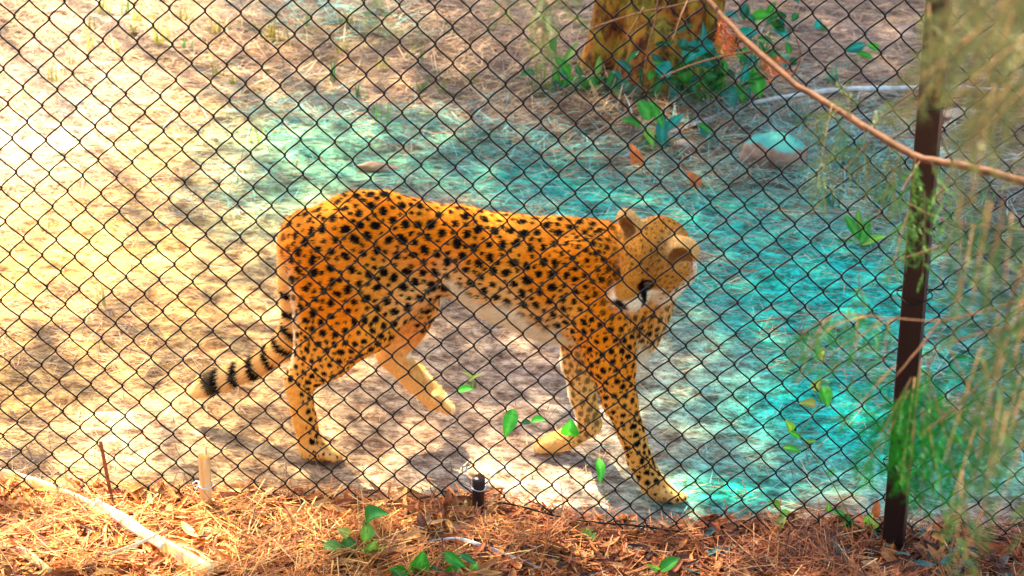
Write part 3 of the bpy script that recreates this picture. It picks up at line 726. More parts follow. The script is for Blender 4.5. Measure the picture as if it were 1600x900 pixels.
Vt = np.stack([RR * np.cos(TH_) + lean[..., 0], RR * np.sin(TH_) * .9 + lean[..., 1], HZ_], -1)
a_, b_ = Vt.shape[:2]; i, j = np.meshgrid(np.arange(a_), np.arange(b_ - 1), indexing='ij')
q = np.stack([i * b_ + j, ((i + 1) % a_) * b_ + j, ((i + 1) % a_) * b_ + j + 1, i * b_ + j + 1], -1).reshape(-1, 4)
M_BARK, n, l, b = new_mat("bark", .8, .25)
t1 = noise_node(n, l, 7, 5, coords(n, l, (1, 1, .8)), .6); t2 = noise_node(n, l, 22, 7, coords(n, l, (1, 1, .5)), .72)
r1 = ramp(n, l, t1.outputs[0], [(.30, (.14, .035, .012)), (.42, (.50, .14, .012)), (.52, (.58, .25, .022)), (.62, (.50, .34, .03)), (.74, (.16, .11, .025))])
r2 = ramp(n, l, t2.outputs[0], [(.40, (.16, .11, .09)), (.56, (.9, .88, .85))]); c = mixc(n, l, 1, r1.outputs[0], r2.outputs[0], 'MULTIPLY'); l.new(c, b.inputs["Base Color"])
bump(n, l, b, t2.outputs[0], 1.0, .03)
link("trunk", mesh("trunk", Vt.reshape(-1, 3), [q], M_BARK), tree)
ac = Acc(); top = np.array([.2, .16, 4.1])
tips = [np.array([math.cos(k) * 1.5, math.sin(k) * 1.3, 5.6 + .5 * math.sin(k * 3)]) for k in np.arange(0, 6.2, .78)]
for tp in tips: limbs(ac, top, [top * .5 + tp * .5 + np.array([0, 0, .2]), tp], .13)
link("limbs", ac.mesh("limbs", M_BARK), tree)
ac = Acc(); cc = np.array(tips)[RNG.integers(0, len(tips), 1500)] + RNG.normal(0, .42, (1500, 3))
cc = np.vstack([cc, np.stack([RNG.uniform(-.2, 3.2, 4500), RNG.uniform(-3.4, 2.0, 4500), RNG.uniform(3.0, 5.2, 4500)], -1)]); leaf_cloud(ac, cc, .16, np.array([.05, .10, .02]) * RNG.uniform(.6, 1.5, (len(cc), 1)))  # the lower leaf block is added out of view to cut sky light
link("crown", ac.mesh("crown", M_LEAF, False), tree)

# unseen tree added beyond the frame; crown leaves laid out to shape the sun pools
OPEN = [(330, 801, 70, 25, .8), (740, 797, 340, 26, .8), (30, 110, 240, 190, 1.2), (90, 420, 150, 100, .25), (170, 660, 120, 60, .55), (60, 300, 140, 90, .30), (830, 745, 190, 60, .75), (650, 700, 110, 45, .35),
        (1120, 630, 70, 50, .42), (700, 60, 120, 40, .25), (1380, 40, 160, 50, .30), (180, 840, 300, 60, .75), (500, 870, 160, 40, .35), (940, 845, 130, 40, .62), (1270, 870, 130, 30, .35), (330, 190, 120, 70, .25), (180, 20, 140, 50, .6)]
_O = []
for px, py, sx, sy, a in OPEN:
    z = .3 if py > 800 else 0
    p0 = on_ground(px, py, z); p1 = on_ground(px + sx, py, z); p2 = on_ground(px, py - sy, z); p3 = on_ground(px, py + sy, z)
    _O.append((p0[0], p0[1], np.linalg.norm(p1 - p0), np.linalg.norm(p2 - p3) / 2, a))
def openness(x, y):
    s = .12 + 0 * x
    for cx, cy, sx, sy, a in _O: s = s + a * np.exp(-(((x - cx) / sx) ** 2 + ((y - cy) / sy) ** 2))
    s = s * (1 - .85 * smooth(.45, 1.05, x)) + .22 * smooth(-.3, -.9, x)
    return np.clip(s, .045, .97)
TS = np.array([-5.6, 13.2, 0.0]); TS[2] = float(height(TS[0], TS[1])) - .05
shade = thing("tree", "tall leafy tree added out of view beyond the pen to dapple the sand with shade", "tree", tuple(TS))
V, F = tube(curve([(0, 0, 0), (.05, .02, 1.6), (.0, .05, 3.4), (.1, 0, 5.0)], 24), np.linspace(.26, .14, 24), 16); link("trunk", mesh("trunk", V, F, M_BARK), shade)
nl = 60000; xx = RNG.uniform(-3.6, 3.8, nl); yy = RNG.uniform(2.6, 10.2, nl); tau = -np.log(openness(xx, yy))
LS = .15; need = 7.4 * 7.6 / (LS * LS * .21 * .62); kp = RNG.random(nl) < tau * need / nl
zz = RNG.uniform(5.0, 8.6, kp.sum()); gz = .2
Pc = np.stack([xx[kp], yy[kp], np.full(kp.sum(), gz)], -1) + SUN * ((zz - gz) / SUN[2])[:, None] - TS
ac = Acc(); leaf_cloud(ac, Pc, LS, np.array([.05, .10, .02]) * RNG.uniform(.6, 1.5, (len(Pc), 1))); link("crown", ac.mesh("crown", M_LEAF, False), shade)
ac = Acc()
for k in range(9):
    tp = Pc[RNG.integers(len(Pc))]; limbs(ac, np.array([.1, 0, 4.8]), [np.array([.1, 0, 5.2]) * .5 + tp * .5, tp], .035)
link("limbs", ac.mesh("limbs", M_BARK), shade)

# ------------------------------------------------------------------ leafy plants
def leaf_geo(c, d, nrm, L, Wd, fold=.18, curl=.2, shape=.42):
    """an ovate leaf centred on c with tip direction d and facing nrm"""
    d = d / np.linalg.norm(d); nrm = nrm - d * np.dot(nrm, d); nrm /= np.linalg.norm(nrm); s = np.cross(d, nrm); m_ = 8; V = []
    for k in range(m_ + 1):
        t = k / m_; wv = Wd / 2 * (math.sin(math.pi * t ** (math.log(.5) / math.log(shape)))) ** .8 if 0 < t < 1 else 0
        for u in (-1, -.5, 0, .5, 1):
            V.append(c + d * L * (t - .5) + s * wv * u + nrm * (abs(u) * wv * fold * 2 - curl * L * (t - .5) ** 2))
    F = [[k * 5 + u, k * 5 + u + 1, k * 5 + u + 6, k * 5 + u + 5] for k in range(m_) for u in range(4)]
    return np.array(V), np.array(F)
VGREEN = (.07, .50, .02)
GREEN, LIME, TEAL, DGREEN, YEL = (.04, .30, .015), (.20, .46, .04), (.008, .31, .215), (.02, .16, .03), (.42, .48, .08)  # TEAL holds the cyan sky light on leaves as their base colour
def plant(name, label, cat, base, leaves, pos, kpx, group=None, stemcol=LIME, wired=None, sw=.0013, extra=(0, 1, 1)):
    """leaves: (px, py, length px, width px, tip angle in the picture plane, colour)"""
    t = thing(name, label, cat, tuple(base), group); acc = Acc()
    cx0 = np.mean([q[0] for q in leaves]); cy0 = np.mean([q[1] for q in leaves])
    leaves = list(leaves) + [(RNG.normal(cx0, extra[1]), RNG.normal(cy0 + 8, extra[2]), RNG.uniform(14, 30), RNG.uniform(7, 15), RNG.uniform(0, 360), [DGREEN, (.03, .22, .015), (.010, .20, .11), (.015, .075, .012)][RNG.integers(4)]) for _ in range(extra[0])]
    for px, py, L, Wd, an, col in leaves:
        c = pos(px, py) + RNG.normal(0, .006, 3); a = math.radians(an); d = math.cos(a) * RIGHT + math.sin(a) * UP - TW * RNG.uniform(-.5, .2)
        nrm = TW + RNG.normal(0, .35, 3) + np.array([0, 0, .45]); V, F = leaf_geo(c, d, nrm, L * kpx * 1.1, Wd * kpx * 1.1, RNG.uniform(.12, .42), RNG.uniform(.05, .9), RNG.uniform(.34, .48))
        o = link("leaf", mesh("leaf", V - base, F, M_LEAF, np.array(col) * RNG.uniform(.65, 1.25) * (np.tile([.85, .95, 1.5, .95, .85], 9)[:, None]) + np.tile([0, 0, .03, 0, 0], 9)[:, None]), t)
        dn = d / np.linalg.norm(d); root = c - dn * L * kpx * .55
        if wired is None:
            mid = base * .45 + root * .55 + np.array([0, 0, .25 * np.linalg.norm(root - base)]) * (.3 if np.linalg.norm(root[:2] - base[:2]) > .02 else 0)
            Vs, Fs = tube(curve([base, mid, root, c], 9), np.linspace(sw, sw * .5, 9), 5); acc.add(Vs, Fs, np.array(stemcol) * .7)
        else:
            wp = np.array(wired); near_ = wp[np.argmin(np.linalg.norm(wp - root, axis=1))]
            Vs, Fs = tube(curve([near_, near_ * .5 + root * .5 + TW * .006, root], 6), sw * .6, 4); acc.add(Vs, Fs, np.array(stemcol) * .7)
    if wired is not None:
        Vs, Fs = tube(curve(wired, 30), np.linspace(sw, sw * .6, 30), 5); acc.add(Vs, Fs, np.array(stemcol) * .7)
    me = acc.mesh("stem", M_LEAF); 
    co = np.empty(len(me.vertices) * 3, np.float32); me.vertices.foreach_get("co", co); me.vertices.foreach_set("co", (co.reshape(-1, 3) - base).ravel())
    link("stem", me, t); return t
def vert_plane(base):
    dd = np.dot(base - EYE, FWD)
    return lambda px, py: at_depth(px, py, dd + (py - 100) * 0)
def standing(base):
    n_ = np.array([0, 1.0, 0]); 
    def f(px, py):
        d = ray(px, py); return EYE + d * (np.dot(base - EYE, n_) / np.dot(d, n_))
    return f
gz_ = lambda p: np.array([p[0], p[1], float(height(p[0], p[1]))])
def bg(px, py): return gz_(on_ground(px, py))
KB = KT
b0 = bg(1085, 165)
plant("leafy_plant", "leafy plant with long leaves tinted teal by sky light in front of the orange tree trunk", "plant", b0, [
    (1090, 78, 52, 30, 25, TEAL), (1067, 158, 50, 27, -55, TEAL), (1143, 152, 46, 22, -85, TEAL), (1180, 131, 42, 24, -80, GREEN), (1040, 105, 24, 22, 60, TEAL), (1067, 115, 30, 22, -80, GREEN),
    (1116, 112, 32, 18, -60, LIME), (1128, 122, 44, 14, 80, LIME), (1104, 100, 26, 14, -50, TEAL), (1163, 112, 26, 14, 80, TEAL), (1097, 62, 44, 14, 70, TEAL), (1132, 100, 26, 12, 110, GREEN),
    (1158, 146, 34, 13, -75, GREEN), (1055, 130, 24, 16, 150, DGREEN), (1112, 135, 30, 14, 30, DGREEN), (1110, 72, 36, 13, -45, TEAL)], standing(b0), KB, extra=(70, 50, 36))
b0 = bg(1035, 232)
plant("leafy_plant", "low plant with drooping teal blades beside the grey fallen branch", "plant", b0, [
    (1034, 207, 50, 16, -88, TEAL), (1008, 232, 74, 22, -160, DGREEN), (1024, 178, 40, 14, -60, GREEN), (1008, 172, 30, 18, 120, GREEN), (1050, 190, 30, 13, 40, TEAL), (1016, 218, 30, 12, -70, LIME), (990, 190, 28, 14, 160, GREEN)], standing(b0), KB)
b0 = bg(1108, 222)
plant("seedling", "two-leaved teal seedling behind the small brown stone", "plant", b0, [(1108, 209, 26, 15, -40, TEAL), (1100, 198, 22, 11, 140, GREEN)], standing(b0), KB)
b0 = bg(935, 152)
plant("leafy_plant", "low clump of green leaves at the left foot of the trunk", "plant", b0, [
    (892, 88, 40, 15, 60, LIME), (880, 102, 36, 14, 130, GREEN), (934, 130, 34, 20, 20, GREEN), (920, 140, 30, 18, 170, DGREEN), (970, 147, 30, 18, 40, TEAL), (957, 122, 26, 12, 80, GREEN), (985, 140, 34, 14, -40, TEAL),
    (905, 128, 26, 18, 200, DGREEN), (935, 100, 26, 10, 80, LIME), (960, 157, 30, 14, -30, DGREEN), (880, 155, 34, 14, 190, TEAL), (868, 120, 30, 12, 100, GREEN), (990, 165, 24, 12, -70, GREEN)], standing(b0), KB, extra=(50, 50, 20))
b0 = bg(1185, 120)
plant("leafy_plant", "upright plant with scattered small teal leaves right of the trunk", "plant", b0, [
    (1162, 52, 30, 22, 20, TEAL), (1174, 28, 24, 13, -30, TEAL), (1190, 28, 32, 20, 10, GREEN), (1218, 52, 32, 15, -45, TEAL), (1219, 95, 36, 20, -85, TEAL), (1216, 34, 24, 10, -65, TEAL), (1232, 78, 20, 10, 100, GREEN), (1150, 30, 26, 12, 160, TEAL), (1205, 18, 22, 11, 60, GREEN), (1190, 66, 28, 13, -20, DGREEN)], standing(b0), KB, extra=(22, 34, 34))
b0 = bg(1338, 95)
plant("seedling", "small teal seedling far back between trunk and post", "plant", b0, [(1339, 77, 34, 15, 15, TEAL), (1362, 72, 22, 12, 160, GREEN), (1352, 88, 26, 9, -20, GREEN)], standing(b0), KB)
b0 = bg(1282, 50)
plant("seedling", "tiny seedling with one round leaf tinted teal by sky light at the top edge", "plant", b0, [(1279, 37, 18, 13, 80, TEAL), (1288, 44, 14, 8, -20, GREEN)], standing(b0), KB)
b0 = bg(1345, 385)
plant("seedling", "sprawling green weed on the blue-tinted sand left of the post", "plant", b0, [(1335, 355, 34, 12, 120, GREEN), (1352, 362, 34, 12, 70, GREEN), (1365, 372, 32, 11, 20, LIME), (1322, 378, 30, 10, 170, GREEN), (1342, 340, 26, 9, 95, LIME)], standing(b0), KB)
# on the near bank
KN = .00138
def bank(px, py):
    p = on_ground(px, py, .32)
    for _ in range(5): p = on_ground(px, py, float(height(p[0], p[1])))
    return p
b0 = bank(562, 872)
plant("leafy_plant", "bright green broad-leaved seedling on the brown needle litter", "plant", b0, [
    (590, 806, 36, 30, 30, GREEN), (577, 830, 26, 20, -100, LIME), (526, 848, 40, 17, -20, LIME), (548, 858, 30, 20, -70, GREEN), (568, 852, 34, 24, 50, LIME), (580, 866, 40, 24, 25, GREEN), (556, 872, 36, 22, -80, GREEN), (545, 840, 22, 15, 140, YEL), (598, 858, 26, 14, 0, LIME)], standing(b0 + np.array([0, -.02, 0])), KN * 1.1)
b0 = bank(660, 905)
plant("leafy_plant", "low green seedling cut by the bottom edge beside a bent straw", "plant", b0, [
    (628, 888, 26, 18, 160, GREEN), (652, 885, 34, 26, 70, GREEN), (672, 893, 26, 20, 20, DGREEN), (645, 898, 30, 20, -100, GREEN), (715, 873, 34, 15, -35, GREEN), (705, 895, 30, 16, 40, GREEN), (735, 872, 26, 9, -30, DGREEN), (746, 888, 16, 12, 60, LIME)], standing(b0 + np.array([0, -.02, 0])), KN * 1.1)
b0 = bank(1040, 905)
plant("seedling", "single green leaf at the bottom edge under the forepaw", "plant", b0, [(1042, 889, 38, 18, 35, GREEN), (1022, 880, 24, 8, 150, LIME)], standing(b0 + np.array([0, -.02, 0])), KN * 1.1)
b0 = bank(1218, 828)
plant("seedling", "lime seedling on the bank edge left of the dead orange leaf", "plant", b0, [(1215, 812, 22, 18, 60, YEL), (1213, 786, 22, 14, 150, LIME), (1228, 806, 14, 9, 20, LIME)], standing(b0 + np.array([0, -.02, 0])), KN * 1.1)
b0 = bank(1330, 826)
plant("seedling", "cluster of small green leaves at the left of the post foot", "plant", b0, [(1312, 805, 24, 10, 160, GREEN), (1330, 808, 24, 12, 100, GREEN), (1346, 806, 22, 12, 50, LIME), (1322, 816, 20, 9, 200, LIME), (1298, 792, 16, 9, 90, LIME), (1352, 818, 18, 9, 0, GREEN)], standing(b0 + np.array([0, -.02, 0])), KN * 1.1)
b0 = bank(1372, 836)
plant("seedling", "pale and dark green leaves against the post foot", "plant", b0, [(1362, 822, 22, 10, 120, YEL), (1375, 826, 24, 12, -10, DGREEN), (1366, 832, 20, 9, -60, GREEN), (1352, 828, 16, 8, 170, YEL)], standing(b0 + np.array([0, -.02, 0])), KN * 1.1)
b0 = bank(912, 850)
plant("seedling", "yellow-green sprout on the sunlit bank below the lifted paw", "plant", b0, [(908, 828, 26, 8, 20, YEL), (912, 838, 24, 10, -70, YEL), (903, 845, 20, 9, -110, LIME), (920, 835, 16, 6, 60, LIME)], standing(b0 + np.array([0, -.02, 0])), KN * 1.1)
b0 = bank(740, 800)
plant("seedling", "small green leaves at the foot of the dark stub post", "plant", b0, [(739, 795, 18, 10, 30, GREEN), (726, 792, 18, 8, 150, LIME), (748, 799, 12, 7, -20, GREEN)], standing(b0 + np.array([0, -.02, 0])), KN * 1.1)
# vines hanging in the mesh
onf = lambda px, py: on_fence(px, py, -.012)
vp = [onf(*p) for p in ((948, 815), (944, 770), (930, 725), (905, 695), (880, 690), (845, 672), (812, 652), (780, 640), (752, 622), (735, 590))]
plant("climbing_vine", "thin vine with translucent green leaves threaded through the mesh before the lifted forepaw", "vine", vp[0], [
    (800, 662, 46, 22, -108, VGREEN), (840, 657, 24, 15, 10, VGREEN), (826, 660, 16, 9, 190, DGREEN), (884, 670, 29, 28, 80, VGREEN), (941, 736, 40, 15, -88, VGREEN), (736, 612, 26, 13, 8, VGREEN), (742, 588, 24, 5, 30, YEL), (728, 586, 24, 5, 150, YEL), (738, 596, 16, 5, 80, LIME)],
    onf, KN, None, LIME, vp, .0006)
vp = [onf(*p) for p in ((1334, 822), (1312, 775), (1288, 735), (1262, 700), (1250, 680), (1268, 650), (1281, 630), (1283, 590), (1287, 558), (1296, 540))]
plant("climbing_vine", "pale-stemmed vine climbing the mesh left of the post", "vine", vp[0], [
    (1286, 618, 34, 20, -80, VGREEN), (1280, 608, 20, 16, 60, YEL), (1268, 634, 30, 15, 170, YEL), (1286, 556, 16, 12, 80, YEL), (1243, 694, 28, 13, -15, VGREEN), (1232, 668, 22, 14, 120, LIME), (1240, 680, 22, 9, -35, VGREEN), (1262, 690, 18, 6, 0, LIME), (1298, 742, 14, 6, 20, VGREEN), (1290, 545, 14, 5, 30, LIME)],
    onf, KN, None, YEL, vp, .0014)

# ------------------------------------------------------------------ grass tufts
def tuft(px, py, n_, hpx, col, label, k=None, name="grass_tuft"):
    b = bg(px, py); k = k or KB; t = np.linspace(0, 1, 5); ac = Acc()
    for _ in range(n_):
        a = RNG.uniform(0, 6.28); le = RNG.uniform(.05, .7); hgt = hpx * k * RNG.uniform(.5, 1.2); o = RNG.normal(0, hpx * k * .18, 3); o[2] = 0
        ax_ = np.array([math.cos(a), math.sin(a), 0]); c = o + ax_[None] * (le * hgt * t ** 2)[:, None] + np.array([0, 0, 1]) * (hgt * (t - .25 * le * t ** 2))[:, None]
        s = np.array([-math.sin(a), math.cos(a), 0]) if abs(math.sin(a)) < .8 else np.array([1.0, 0, 0]); wv = (.0045 * (1 - t) + .0008)[:, None]
        V = np.stack([c - s * wv, c + s * wv], 1).reshape(-1, 3); q = np.array([[2 * i, 2 * i + 1, 2 * i + 3, 2 * i + 2] for i in range(4)]); ac.add(V, q, np.array(col) * RNG.uniform(.7, 1.3))
    return tag(link(name, ac.mesh("grass_tuft", M_LEAF, False), None, tuple(b)), label, "grass")
tuft(137, 74, 5, 40, YEL, "few yellow-green grass blades on the bright sand at upper left")
tuft(185, 80, 5, 22, YEL, "short yellowish grass tuft right of the two tall blades")
tuft(110, 95, 8, 18, (.24, .26, .04), "flat olive grass tuft near the upper left corner")
tuft(250, 66, 9, 42, (.45, .42, .06), "yellow grass tuft under the upper edge")
tuft(213, 30, 10, 34, (.50, .40, .06), "dry yellow grass tuft at the upper edge")
tuft(340, 55, 14, 36, (.30, .26, .05), "olive grass patch at the upper edge above the sand")
tuft(430, 62, 22, 52, (.24, .20, .03), "wide olive brown grass clump at the upper edge")
tuft(475, 40, 10, 32, (.10, .24, .05), "dark green grass tuft beside the olive clump")
tuft(600, 185, 4, 34, GREEN, "thin green grass blade standing alone above the back")
tuft(690, 148, 12, 24, (.18, .22, .03), "olive grass tuft left of the trunk")
tuft(560, 150, 8, 26, (.14, .24, .05), "sparse green grass tuft on pale sand above the hips")
tuft(405, 220, 5, 30, YEL, "single pale grass stalk left of the hips")
tuft(845, 150, 24, 46, (.14, .22, .03), "green brown grass clump at the left of the trunk foot")
tuft(870, 120, 20, 44, (.20, .24, .03), "grass clump touching the trunk's left side")
tuft(1290, 330, 24, 40, (.05, .30, .18), "blue-green grass clump right of the teal topped rock")
tuft(1330, 260, 30, 56, (.07, .32, .20), "tall blue-green grass clump between rock and post")
tuft(1250, 200, 22, 40, (.09, .28, .16), "blue-green grass clump behind the teal topped rock")
tuft(1385, 330, 20, 44, (.08, .26, .10), "green grass clump against the post's left side")
tuft(1530, 330, 18, 40, (.12, .30, .08), "green grass clump right of the post")
tuft(1300, 130, 20, 38, (.10, .28, .14), "blue-green grass clump behind the fallen branch")
tuft(1060, 245, 10, 24, (.20, .20, .05), "brownish grass tuft by the brown stone")
tuft(210, 395, 4, 30, (.5, .44, .20), "pale dry grass stalk on the left sand")
tuft(155, 480, 5, 26, (.5, .44, .18), "dry grass sprig on the sand left of the tail")

for k in range(26):
    px, py = RNG.uniform(60, 780), RNG.uniform(8, 150)
    q = k % 4; nm = ("dry olive", "dull green", "straw yellow", "fresh green")[q]
    tag(tuft(px, py, 9, RNG.uniform(16, 38), [(.30, .28, .05), (.20, .24, .04), (.45, .40, .10), (.10, .24, .06)][q], f"small sparse {nm} grass tuft on the sand along the top"), group=f"small {nm} grass tufts along the top")
# ------------------------------------------------------------------ stones, sticks, dead leaves in the pen
def stone(name, label, px, py, w_, h_, d_, mat, seed, group=None):
    b = bg(px, py); r = np.random.default_rng(seed); n_ = 22; thv = np.linspace(0, math.pi, n_); ph = np.linspace(0, 2 * math.pi, 36, endpoint=False)
    A, B = np.meshgrid(thv, ph, indexing='ij'); S = np.stack([np.sin(A) * np.cos(B), np.sin(A) * np.sin(B), np.cos(A)], -1)
    k = np.ones(A.shape)
    for _ in range(11):
        v = r.normal(size=3); v /= np.linalg.norm(v); k = np.minimum(k, r.uniform(.60, .92) / np.maximum(S @ v, 1e-3))
    k = k * (1 + .16 * (fbm(A * 5 + seed, B * 4, 4) - .5)); Vs = S * k[..., None] * np.array([w_, d_, h_])
    i, j = np.meshgrid(np.arange(n_ - 1), np.arange(36), indexing='ij'); q = np.stack([i * 36 + j, (i + 1) * 36 + j, (i + 1) * 36 + (j + 1) % 36, i * 36 + (j + 1) % 36], -1).reshape(-1, 4)
    o = link(name, mesh(name, Vs.reshape(-1, 3), q, mat), None, (b[0], b[1], b[2] + h_ * .35)); return tag(o, label, "stone", group)
def toplit_stone(name, base0, base1, top_light):
    m, n, l, b = new_mat(name, .85, .2); t = noise_node(n, l, 18, 6, coords(n, l)); r = ramp(n, l, t.outputs[0], [(.35, base0), (.65, base1)])
    gn = n.new("ShaderNodeNewGeometry"); sx = n.new("ShaderNodeSeparateXYZ"); l.new(gn.outputs["Normal"], sx.inputs[0])
    ad = n.new("ShaderNodeMath"); ad.operation = 'MULTIPLY_ADD'; l.new(t.outputs[0], ad.inputs[0]); ad.inputs[1].default_value = .45; l.new(sx.outputs[2], ad.inputs[2])
    rr = ramp(n, l, ad.outputs[0], [(.84, (0, 0, 0)), (1.0, (.8, .8, .8))]); l.new(mixc(n, l, rr.outputs[0], r.outputs[0], top_light), b.inputs["Base Color"]); bump(n, l, b, t.outputs[0], .8, .01); return m  # upward faces get light from the sky painted into the base colour
M_ROCK = toplit_stone("toplit_rock", (.20, .105, .06), (.40, .25, .16), (.03, .42, .33)); M_BST = toplit_stone("brown_stone", (.12, .06, .035), (.28, .16, .10), (.45, .36, .25))
stone("rock", "rounded brown rock with a painted blue-green sky-lit top on the pen floor", 1207, 262, 50 * KB, 36 * KB, 40 * KB, M_ROCK, 5)
stone("stone", "small dark brown stone with a pale rim left of the teal topped rock", 1068, 238, 19 * KB, 15 * KB, 15 * KB, M_BST, 8)
stone("stone", "low flat brown stone right of the post", 1500, 182, 46 * KB, 14 * KB, 24 * KB, M_BST, 11)
stone("stone", "small tawny stone on the pale sand above the hips", 590, 258, 30 * KB, 9 * KB, 12 * KB, two_tone("tawny_stone", (.30, .15, .07), (.50, .30, .16), 20), 13)
def stick(name, label, pts, r0, r1, mat, cat="branch", zoff=.02, n_=26, group=None):
    P = []
    for p in pts:
        g0 = on_ground(p[0], p[1], p[2] if len(p) > 2 else 0); g0 = g0 if len(p) > 2 else gz_(g0) + np.array([0, 0, zoff]); P.append(g0)
    P = curve(P, n_); V, F = tube(P - P[0], np.linspace(r0, r1, n_) * (1 + .12 * np.sin(np.arange(n_) * 1.7)), 8)
    return tag(link(name, mesh(name, V, F, mat), None, tuple(P[0])), label, cat, group)
stick("fallen_branch", "long curved pale grey branch lying between trunk and post", [(972, 246), (1010, 226), (1060, 206), (1105, 190), (1150, 170), (1200, 156, .04), (1260, 146, .06), (1320, 139, .07), (1380, 138, .05), (1470, 141), (1570, 150)], .006, .012, M_BRANCH)
stick("fallen_branch", "thin brown branch lying beside the long grey one", [(985, 187), (1040, 182), (1100, 176), (1150, 160), (1200, 142)], .006, .003, M_BRANCHB)
stick("fallen_branch", "short thick tan branch end right of the post", [(1500, 140, .05), (1545, 148, .04), (1600, 150, .03), (1680, 150)], .019, .016, M_BRANCHB)
stick("twig", "dark thin twig lying left of the dead orange leaf", [(905, 252), (945, 248), (990, 246)], .005, .003, M_BRANCHB, "twig")
stick("twig", "reddish twig lying on the sand left of the rock", [(1065, 262), (1085, 282), (1100, 298)], .006, .004, M_TWIG, "twig")
stick("twig", "pale twig on the blue-tinted sand right of the head", [(1120, 330), (1150, 352), (1175, 366)], .003, .002, M_BRANCHB, "twig")
stick("twig", "long thin twig across the blue-tinted sand below the rock", [(1180, 332), (1260, 345), (1360, 352), (1440, 360)], .0035, .002, M_BRANCHB, "twig")
stick("twig", "thin curved root on the blue-tinted sand beside the head", [(1090, 400), (1130, 414), (1165, 428), (1200, 430)], .0035, .002, M_BRANCHB, "twig")
stick("twig", "thin straight twig on the blue-tinted sand left of the post", [(1180, 515), (1240, 502), (1300, 498)], .003, .002, M_BRANCHB, "twig")
def dead_leaf(label, P, L, Wd, an, nrm, col=(.62, .16, .025), name="dead_leaf", group=None):
    a = math.radians(an); d = math.cos(a) * RIGHT + math.sin(a) * UP; V, F = leaf_geo(np.zeros(3), d, nrm, L, Wd, .45, .6, .45)
    return tag(link(name, mesh(name, V, F, M_DEAD, np.array(col)), None, tuple(P)), label, "leaf", group)
FC = TW + np.array([0, 0, .3])
bz = bg(992, 262); dead_leaf("upright dead orange leaf on the sand below the drooping plant", bz + [0, 0, .045], 42 * KB, 17 * KB, 105, FC)
bz = bg(1084, 292); dead_leaf("crumpled dead orange leaf beside the reddish twig", bz + [0, 0, .03], 34 * KB, 15 * KB, 120, FC, (.50, .14, .03))
for lb, px, py, L, Wd, an, col in (("dead orange leaf standing on the bank right of the lime seedling", 1277, 820, 26, 13, 88, (.66, .15, .02)), ("curled dark brown leaf on the bank edge", 1182, 815, 30, 22, 60, (.30, .08, .025)),
        ("dead rust leaf on the bank right of the lime seedling", 1229, 818, 22, 14, 80, (.52, .16, .03)), ("upright dead brown leaf left of the dark stub post", 711, 786, 36, 14, 85, (.36, .13, .04)), ("dead orange leaf at the far left of the bank", 38, 752, 24, 18, -40, (.80, .20, .02)),
        ("broad tan leaf lying below the dark stub post", 725, 825, 40, 20, -30, (.46, .22, .10)), ("rust leaf on the bank near the left edge of the stub post", 500, 778, 26, 16, 60, (.36, .12, .04)), ("dead brown leaf against the left side of the post foot", 1364, 790, 44, 16, 80, (.55, .15, .03)),
        ("tan curled leaf at the bottom left", 92, 860, 34, 16, 70, (.70, .30, .06)), ("orange leaf among the needles below the bamboo stake", 270, 808, 26, 12, 150, (.75, .25, .03)), ("brown leaf behind the bamboo stake", 355, 772, 50, 18, 15, (.34, .13, .05)),
        ("brown leaf standing right of the post foot", 1478, 835, 22, 14, 85, (.40, .12, .04)), ("pale leaf right of the post foot", 1448, 832, 22, 9, 110, (.62, .36, .18)), ("grey-brown leaf in the lower right corner", 1560, 872, 34, 13, 40, (.22, .25, .20)),
        ("tan leaf under the broad-leaved seedling", 588, 828, 34, 14, 80, (.60, .30, .08))):
    p = bank(px, py + L * .4); dead_leaf(lb, p + TW * .02 + np.array([0, 0, L * KN * .35]), L * KN, Wd * KN, an, FC + RNG.normal(0, .2, 3), col)

# ------------------------------------------------------------------ stakes along the fence line
def stake_pts(pxb, pyb, pxt, pyt, off=-.03):
    return on_fence(pxb, pyb, off), on_fence(pxt, pyt, off)
bb, bt = stake_pts(322, 778, 319, 712); ax_ = (bt - bb); hL = np.linalg.norm(ax_); ax_ /= hL
t = thing("bamboo_stake", "short pale bamboo stake standing in the litter with a bit of white cord", "stake", tuple(bb))
prof = [(-.15, .0135), (.02, .0138), (.034, .0150), (.038, .0142), (.042, .0138), (hL - .004, .0136), (hL, .0132)]
V, F = tube([ax_ * z for z, _ in prof], [r for _, r in prof], 14, False); link("stake", mesh("stake", V, F, M_BAMBOO), t)
V, F = tube([ax_ * hL, ax_ * (hL - .012), ax_ * (hL - .05)], [.0132, .0095, .009], 14, False); link("hollow_end", mesh("hollow_end", V, F, M_DRYBLADE), t)
sliver = curve([ax_ * hL + F_U * .003, ax_ * (hL + .012) + F_U * .005, ax_ * (hL + .026) + F_U * .004], 6); V, F = tube(sliver, np.linspace(.005, .0012, 6), 5); link("splinter", mesh("splinter", V, F, M_DRYBLADE), t)
ring = [ax_ * (.038 + .002 * math.sin(k)) + (F_U * math.cos(k) + F_NN * math.sin(k)) * .016 for k in np.linspace(0, 6.28, 20)]; ring += [-F_U * .022 + ax_ * .045, -F_U * .030 + ax_ * .038, -F_U * .026 + ax_ * .024, -F_U * .018 + ax_ * .030]
M_CORD = two_tone("white_cord", (.6, .55, .45), (.85, .82, .75), 90, .8, .2, 0)
V, F = tube(ring, .0016, 5); link("cord", mesh("cord", V, F, M_CORD), t)
rb, rt = stake_pts(173, 772, 157, 690); t_ = rt - rb; V, F = tube([t_ * k for k in (-.6, 0, .5, .97, 1)], [.0042, .0042, .0041, .0042, .0036], 10)
tag(link("iron_rod", mesh("iron_rod", V, F, M_RUST), None, tuple(rb)), "thin leaning rusty rod left of the bamboo stake", "rod")
sb, st = stake_pts(747, 800, 748, 746, -.028); ax_ = st - sb; hL = np.linalg.norm(ax_); ax_ /= hL
